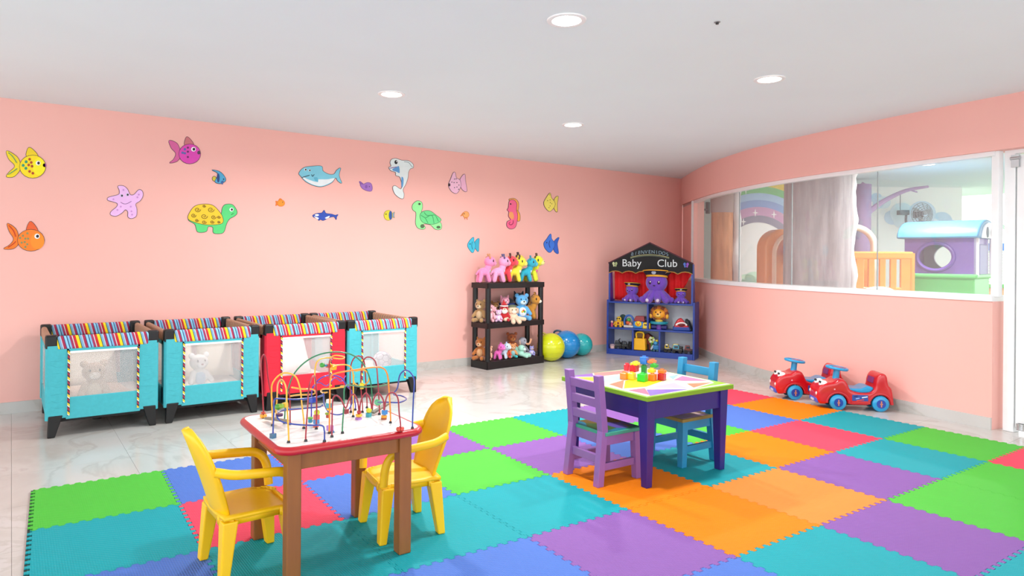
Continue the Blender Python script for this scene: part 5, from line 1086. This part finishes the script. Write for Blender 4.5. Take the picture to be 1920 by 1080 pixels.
for r0, r1, c in zip(radii, radii[1:], cols):
    g = G(); n = 48
    for k in range(n):
        a0, a1 = PI * k / n, PI * (k + 1) / n
        q = [(max(.003, cxr + r * s_m * math.cos(a)), min(ZC - .005, czr + r * s_m * math.sin(a))) for r, a in ((r0, a0), (r1, a0), (r1, a1), (r0, a1))]
        if max(p[0] for p in q) < .004 or min(p[1] for p in q) > ZC - .006: continue
        g.bm.faces.new([g.bm.verts.new((x, -.004, z)) for x, z in q])
    bmesh.ops.remove_doubles(g.bm, verts=g.bm.verts[:], dist=1e-5)
    o = g.obj('rainbow_band', mat(c, .7, 'paint'), rb, 0); o.modifiers.new('s', 'SOLIDIFY').thickness = .002
for u, v in ((1397, 357), (1415, 399), (1450, 402), (1393, 416)):
    g = G(); q = [(math.cos(k * PI / 4) * (.045 if k % 2 == 0 else .013), math.sin(k * PI / 4) * (.06 if k % 2 == 0 else .013)) for k in range(8)]
    g.prism(q, 0, .002, Matrix.Translation((mx_(u), -.006, mz_(v))) @ MXZ).obj('painted_star', mat('#ffffff', .7, 'paint'), rb, 0)
for u, v, w in ((1400, 528, 20), (1414, 522, 18), (1390, 532, 12)): G().prism(ellp(mx_(u), mz_(v), w * s_m, w * .7 * s_m), .001, .003, MXZ).obj('painted_bush', mat('#cfeed6', .8, 'paint'), rb, 0)
s_px = DW / F_PX
def wx(u): return (u - 1376) * s_px
def wz(v, u=1420): return zpx(u, v, DW)
def cloud(label, lst, col):
    t = thing('cloud_mural', label, 'mural', fw.location, VZ)
    for i, (u, v, r) in enumerate(lst):
        G().prism([(wx(u) + r * s_px * math.cos(a), wz(v, 1700) + r * .9 * s_px * math.sin(a)) for a in [k * PI / 14 for k in range(28)]], .001, .003 + .0006 * i, MXZ).obj('cloud_puff', mat(col if i % 2 == 0 else '#d7e8f4', .7, 'paint'), t, 0)
cloud('small blue cloud painted left on the far wall behind the branch', [(1642, 372, 11), (1656, 380, 13), (1645, 383, 10)], '#bcd6ee')
cloud('large blue cloud painted behind the wall fan', [(1672, 408, 15), (1690, 400, 22), (1728, 400, 26), (1690, 414, 16), (1720, 412, 20)], '#c2daf0')
cloud('blue cloud painted above the playhouse roof', [(1765, 415, 20), (1748, 420, 13), (1782, 422, 12)], '#b8d4ee')
# tree-trunk columns
def trunk_col(label, u0, u1, D, col, top=None, rag=True):
    c = at_d((u0 + u1) / 2, 480, D); r = (u1 - u0) / 2 * D / F_PX
    t = thing('tree_trunk_column', label, 'column', (c.x, c.y, 0)); g = G(); n = 40; rows = 26; rings = []
    rnd = random.Random(int(u0)); ph = [rnd.random() * 6 for _ in range(6)]
    for j in range(rows + 1):
        z = ZC * j / rows
        rings.append([g.bm.verts.new((r * (1 + .035 * math.sin(5 * a + ph[0] + z) + .025 * math.sin(11 * a + ph[1] - z * 1.3) + .015 * math.sin(z * 4 + ph[2])) * math.cos(a), r * (1 + .035 * math.sin(5 * a + ph[0] + z) + .025 * math.sin(11 * a + ph[1] - z * 1.3)) * math.sin(a), z)) for a in [2 * PI * k / n for k in range(n)]])
    for A_, B_ in zip(rings, rings[1:]):
        for k in range(n): g.bm.faces.new((A_[k], A_[(k + 1) % n], B_[(k + 1) % n], B_[k]))
    m, nt, b = new_mat('bark_' + label[:6]); N = nt.nodes; L = nt.links; tc = N.new('ShaderNodeTexCoord'); mp = N.new('ShaderNodeMapping'); mp.inputs['Scale'].default_value = (5, 5, .8); L.new(tc.outputs['Object'], mp.inputs[0])
    no = N.new('ShaderNodeTexNoise'); no.inputs['Scale'].default_value = 3; no.inputs['Detail'].default_value = 6; L.new(mp.outputs[0], no.inputs['Vector'])
    rp_ = N.new('ShaderNodeValToRGB'); L.new(no.outputs['Fac'], rp_.inputs[0]); c0 = lin(col); rp_.color_ramp.elements[0].position = .35; rp_.color_ramp.elements[0].color = (*[x * .72 for x in c0[:3]], 1); rp_.color_ramp.elements[1].position = .65; rp_.color_ramp.elements[1].color = c0
    L.new(rp_.outputs[0], b.inputs['Base Color']); b.inputs['Roughness'].default_value = .8
    bp = N.new('ShaderNodeBump'); bp.inputs['Strength'].default_value = .4; bp.inputs['Distance'].default_value = .02; L.new(no.outputs['Fac'], bp.inputs['Height']); L.new(bp.outputs[0], b.inputs['Normal'])
    g.obj('trunk', m, t, 60)
    if rag:
        p = at_d(u1 + 8, 480, D) - c; e = G(); p.z = 0
        pts = [(p.x + .02 * math.sin(z * 9), p.y + .02 * math.sin(z * 9 + 1), z) for z in [ZC * k / 30 for k in range(31)]]
        e.tube(pts, .045, 8, rr=[.042 + .03 * rnd.random() for k in range(31)]); e.obj('bark_edge', mat('#e9e3e4', .6, 'paint'), t, 60)
    if top: G().lathe([(r * 1.05, 0), (r * 1.08, .02), (r * 1.08, .5), (r * 1.05, .52)], 32, Matrix.Translation((0, 0, ZC - .56))).obj('trunk_cap', mat(top, .8, 'paint'), t)
    return t
trunk_col('thick grey painted tree trunk column behind the glass', 1476, 1588, 7.75, '#b3a8ac')
trunk_col('orange brown tree trunk column with grey top behind the glass', 1334, 1372, 9.35, '#eba377', '#b7a09c')
c = at_d(1616, 480, 9.9); pu = thing('purple_tree', 'purple painted tree with a bare branch reaching right', 'tree model', (c.x, c.y, 0), VZ)
zt = zpx(1616, 346, 9.9)
G().tube([(0, 0, 0), (.01, 0, .8), (-.01, 0, 1.5), (0, 0, zt)], .125, 14, rr=[.15, .13, .125, .12]).obj('trunk', mat('#a58bb4', .7, 'paint'), pu)
k9 = 9.9 / F_PX
G().tube(catmull([(.05, 0, zpx(1620, 402, 9.9)), (.30, -.02, zpx(1655, 378, 9.9)), (.62, -.05, zpx(1695, 358, 9.9)), (.93, -.08, zpx(1732, 351, 9.9))], 5), .03, 8, rr=[.045 - .0018 * q for q in range(16)]).obj('branch', mat('#b79ac2', .7, 'paint'), pu)
G().tube([(.66, -.05, zpx(1700, 356, 9.9)), (.78, -.06, zpx(1715, 361, 9.9))], .012, 6).obj('twig', mat('#b79ac2', .7, 'paint'), pu)
G().tube([(-.1, 0, zpx(1603, 375, 9.9)), (-.06, -.03, zpx(1607, 390, 9.9)), (.02, -.05, zpx(1612, 394, 9.9))], .03, 8).obj('branch', mat('#a58bb4', .7, 'paint'), pu)
G().tube([(-.1, 0, zpx(1600, 368, 9.9)), (0, -.03, zpx(1610, 343, 9.9))], .025, 8).obj('branch', mat('#a58bb4', .7, 'paint'), pu)
# wall fan
c = at_d(1724, 402, 10.6); fn = thing('wall_fan', 'grey caged fan hanging in front of the cloud mural', 'fan', c, VZ)
GREY = mat('#59636c', .4, metal=.4)
px_ = 10.6 / F_PX; R_ = 20 * px_
for k in range(5): G().tube([(R_ * (1 - .18 * k) * math.cos(a), -.06 + .0 * k - .02 * k, R_ * (1 - .18 * k) * 1.05 * math.sin(a)) for a in [j * PI / 12 for j in range(24)]], .005, 5, True).obj('cage_ring', mat('#8b959c', .4, metal=.3), fn)
for k in range(12):
    a = k * PI / 6; G().tube([(R_ * math.cos(a), -.06, R_ * 1.05 * math.sin(a)), (R_ * .28 * math.cos(a), -.14, R_ * .28 * math.sin(a))], .004, 5).obj('cage_spoke', mat('#8b959c', .4, metal=.3), fn)
for k in range(3):
    a = k * 2 * PI / 3 + .4; G().ell((R_ * .5 * math.cos(a), -.05, R_ * .5 * math.sin(a)), (R_ * .45, .008, R_ * .22), (0, -a, 0)).obj('blade', mat('#aab6c0', .4), fn, 180)
G().cyl((-.1, 0, 0), (.02, -.05, 0), .06, .05).obj('motor', GREY, fn)
G().box((-27 * px_, .05, .03), (18 * px_, .1, 9 * px_)).obj('bracket_box', GREY, fn, 0, bev=.01)
G().tube(catmull([(-22 * px_, .04, -.0), (-22 * px_, .04, -.12), (-16 * px_, .03, -.2), (-4 * px_, 0, -.22)], 4), .018, 8).obj('arm', GREY, fn)
G().tube([(-34 * px_, .03, .02), (-34 * px_, .03, 44 * px_)], .006, 6).obj('cable', GREY, fn)
# playhouse
c = at_d(1774, 490, 8.7); ph = thing('playhouse', 'plastic playhouse with blue roof, purple walls and green base', 'playhouse', (c.x, c.y, 0), math.atan2(-.997, .08))
HL, HD = .76, .66
PV, GN, BL = mat('#7a5bb0', .4, coat=.2), mat('#5cc46a', .4, coat=.2), mat('#4f93bc', .45, coat=.2)
def holed(w, h, hx, hz, rx, rz, n=28):
    hole = [(hx + rx * math.cos(-2 * PI * k / n + PI), hz + rz * math.sin(-2 * PI * k / n + PI)) for k in range(n + 1)]
    return [(-w / 2, 0), (w / 2, 0), (w / 2, h), (-w / 2, h), (-w / 2, hz)] + hole + [(-w / 2, hz - .0005)]
G().prism(holed(HL, .5, -.03, .22, .19, .165), 0, .04, Matrix.Translation((0, -HD / 2 + .04, 1.1)) @ MXZ).obj('front_wall', PV, ph, 0)
G().prism(holed(HL, .5, -.03, .22, .19, .165), 0, .04, Matrix.Translation((0, HD / 2, 1.1)) @ MXZ).obj('back_wall', mat('#c9c0da', .5), ph, 0)
for s in (-1, 1):
    G().box((s * (HL / 2 - .02), 0, 1.35), (.04, HD - .06, .5)).obj('end_wall', PV, ph, 0)
G().tube([(-.03 + .2 * math.cos(a), -HD / 2 - .005, 1.32 + .175 * math.sin(a)) for a in [k * PI / 16 for k in range(32)]], .025, 8, True).obj('round_window', mat('#6a4ca4', .4), ph)
rf = [( (HD / 2 + .1) * math.cos(PI * k / 14), .24 * math.sin(PI * k / 14)) for k in range(15)]
MR = Matrix.Translation((0, 0, 1.555)) @ Matrix(((0, 0, 1, 0), (1, 0, 0, 0), (0, 1, 0, 0), (0, 0, 0, 1)))
G().prism(rf, -HL / 2 - .07, HL / 2 + .07, MR).obj('roof', BL, ph, 40, bev=.02)
gb = [((HD / 2 - .02) * math.cos(PI * k / 14), .2 * math.sin(PI * k / 14)) for k in range(15)]
G().prism(gb, HL / 2 + .071, HL / 2 + .085, MR).obj('gable', mat('#f0eef2', .4), ph, 0)
for s in (-1, 1): G().ell((HL / 2 + .086, s * .1, 1.63), (.006, .06, .07)).obj('gable_opening', mat('#4a5a70', .5), ph, 180)
G().box((HL / 2 + .01, 0, 1.28), (.03, .34, .4)).obj('arched_door', mat('#8a86b8', .4), ph, 0, bev=.02)
G().box((HL / 2 + .03, -HD / 2 + .03, 1.33), (.03, .03, .5)).box((HL / 2 + .03, HD / 2 - .03, 1.33), (.03, .03, .5)).obj('corner_trim', mat('#f4f2f6', .4), ph, 0, bev=.005)
G().box((0, 0, .53), (HL + .02, HD + .02, 1.06)).obj('base_wall', GN, ph, 0, bev=.02)
G().box((0, 0, 1.075), (HL + .09, HD + .09, .055)).obj('base_rim', GN, ph, 0, bev=.02)
for k in range(5): G().tube([(-.4 + .2 * k, -HD / 2 - .012, .84 + .03 * (k % 2)), (-.3 + .2 * k, -HD / 2 - .014, .86 - .03 * (k % 2)), (-.2 + .2 * k, -HD / 2 - .012, .84)], .006, 5).obj('moulded_line', mat('#4bb05c', .5), ph)
# orange slotted panel
c = at_d(1646, 500, 8.6); of = thing('play_panel', 'orange plastic slotted play panel left of the playhouse', 'play panel', (c.x, c.y, 0), VZ - .25)
OR = mat('#f59a32', .4, coat=.2); k8 = 8.7 / F_PX
zt_, zb_ = zpx(1650, 472, 8.7), .3
G().box((0, 0, zt_ - .05), (.8, .07, .1)).obj('top_rail', OR, of, 0, bev=.02)
G().box((0, 0, (zt_ - .46 + zb_) / 2), (.8, .05, zt_ - .46 - zb_)).obj('lower_board', OR, of, 0, bev=.015)
for x, w in ((-.36, .09), (-.215, .1), (-.08, .075), (.05, .075), (.175, .075), (.33, .15)): G().box((x, 0, zt_ - .28), (w, .05, .42)).obj('slat', OR, of, 0, bev=.012)
for s in (-1, 1): G().cyl((s * .39, 0, 0), (s * .39, 0, zt_ - .02), .035).obj('post', OR, of)
G().ell((.0, -.04, zpx(1650, 545, 8.7) - .02), (.2, .03, .08)).obj('inset', mat('#bfe0f0', .4), of, 180)
# orange arched panel with toy steering wheel
c = at_d(1460, 500, 8.55); oa = thing('arch_panel', 'orange arched play panel with a red toy wheel behind the glass', 'play panel', (c.x, c.y, 0), VZ + .12)
za = zpx(1460, 430, 8.55); hwid = .25
arc = [(-hwid, 0), (hwid, 0)] + [(hwid * math.cos(a), za - hwid + hwid * math.sin(a)) for a in [PI * k / 16 for k in range(17)]]
G().prism(arc, -.12, .12, MXZ).obj('arch_body', mat('#f28a2a', .35, coat=.3), oa, 0, bev=.04, seg=3)
arc2 = [(.0 + .2 * math.cos(a), za - .33 + .25 * math.sin(a)) for a in [PI * k / 16 for k in range(17)]]
G().tube([(x + .06, -.13, z) for x, z in [(.2, .3)] + arc2 + [(-.2, .3)]], .028, 8).obj('arch_moulding', mat('#f6c6a8', .4), oa)
G().tube([(.12 + .11 * math.cos(a), -.16, zpx(1468, 478, 8.5) + .15 * math.sin(a)) for a in [k * PI / 12 for k in range(24)]], .035, 10, True).obj('toy_wheel', mat('#c22a2a', .35), oa)
G().cyl((.12, -.12, zpx(1468, 478, 8.5)), (.12, -.15, zpx(1468, 478, 8.5)), .09).obj('wheel_centre', mat('#f2f0f0', .4), oa)
# second arch seen right of the grey trunk
c = at_d(1600, 500, 9.0); o2 = thing('slide_arch', 'pale orange slide arch partly behind the grey trunk', 'play panel', (c.x, c.y, 0), VZ)
za = zpx(1600, 426, 9.0)
G().tube([(-.28, 0, 0), (-.28, 0, za - .26)] + [(-.28 * math.cos(a), 0, za - .26 + .26 * math.sin(a)) for a in [PI * k / 12 for k in range(1, 12)]] + [(.28, 0, za - .26), (.28, 0, 0)], .045, 10).obj('arch_tube', mat('#f3d7c4', .4), o2)
G().box((0, .02, za - .62), (.46, .05, .5)).obj('slide_board', mat('#f28a2a', .4), o2, 0, bev=.02)
# grey conduit and wall stripe at the far left of the glass
cd = thing('wall_conduit', 'bent grey conduit high on the wall behind the left pane', 'conduit', (8.52, 6.32, 2.08))
G().tube(catmull([(-.12, 0, .1), (-.1, 0, .03), (-.03, 0, -.03), (.06, 0, -.05), (.2, -.02, -.05)], 4), .016, 8).obj('pipe', mat('#8b8c8e', .4), cd)
G().box((.22, -.02, -.02), (.05, .05, .18)).obj('junction_box', mat('#7f7f82', .4), cd, 0, bev=.006)
sv = thing('painted_stripe', 'narrow pale yellow painted stripe on the wall beside the brown trunk', 'mural', (8.62, 6.364, 0))
G().tube([(.03 * math.sin(z * 2), -.001, .3 + z) for z in [k * .1 for k in range(17)]], .028, 8, sx=1).obj('stripe', mat('#f3e7b0', .7, 'paint'), sv)
# ---------------------------------------------------------------- outdoors
struct(G().box((24, 2, -.12), (20, 30, .1)).obj('ground_outside', mat('#7fb85a', .9), None, 0))
def atx(u, v, D): return at_d(u, v, D)
c = at_d(1866, 500, 16); fe = thing('louvred_fence', 'white louvred fence with a blue top rail outside', 'fence', (c.x, c.y, 0), VZ)
k16 = 16 / F_PX
z1, z2, z3 = zpx(1866, 456, 16), zpx(1866, 470, 16), zpx(1866, 536, 16)
G().box((.4, 0, (z1 + z2) / 2), (2.6, .08, z1 - z2)).obj('blue_rail', mat('#4a78d0', .5, 'paint'), fe, 0)
ns = 13
for k in range(ns): G().box((.4, 0, z3 + (z2 - z3) * (k + .5) / ns), (2.6, .03, (z2 - z3) / ns * .62), (.5, 0, 0)).obj('slat', mat('#f2f2f2', .5), fe, 0)
for x in (-.88, .1, .9, 1.7): G().box((x, .04, z1 / 2), (.07, .05, z1)).obj('post', mat('#f4f4f4', .5), fe, 0)
G().box((.4, .02, z3 / 2 + .02), (2.6, .05, z3 - .05)).obj('lower_wall', mat('#f0a58a', .6, 'paint'), fe, 0)
G().box((.4, -.06, z3), (2.6, .12, .09)).obj('grass_strip', mat('#5fae5a', .9, 'plush'), fe, 0, bev=.02)
c = at_d(1864, 500, 19); pm = thing('palm_tree', 'pale green palm tree outside beyond the white fence', 'tree', (c.x, c.y, 0), VZ)
zp = zpx(1864, 432, 19)
G().tube([(0, 0, 0), (.03, 0, zp / 2), (0, 0, zp)], .09, 10).obj('trunk', mat('#a8937a', .8, 'wood'), pm)
for k in range(11):
    a = k * 2 * PI / 11; g = G(); L_ = .5; pr = None
    for q in range(7):
        u = q / 6; p = Vector((math.cos(a) * L_ * u, math.sin(a) * L_ * u, zp + .22 * math.sin(u * 2.4) - .22 * u * u)); w = .09 * math.sin(PI * min(1, u + .12)) * (1 if q < 6 else .1) + .004
        sd = Vector((-math.sin(a), math.cos(a), -.4)).normalized(); v = [g.bm.verts.new(p + sd * w), g.bm.verts.new(p + Vector((0, 0, .01))), g.bm.verts.new(p - Vector((sd.x, sd.y, -sd.z)) * w)]
        if pr:
            g.bm.faces.new((pr[0], pr[1], v[1], v[0])); g.bm.faces.new((pr[1], pr[2], v[2], v[1]))
        pr = v
    o = g.obj('frond', mat('#8fc49a', .7), pm, 60); o.modifiers.new('s', 'SOLIDIFY').thickness = .008
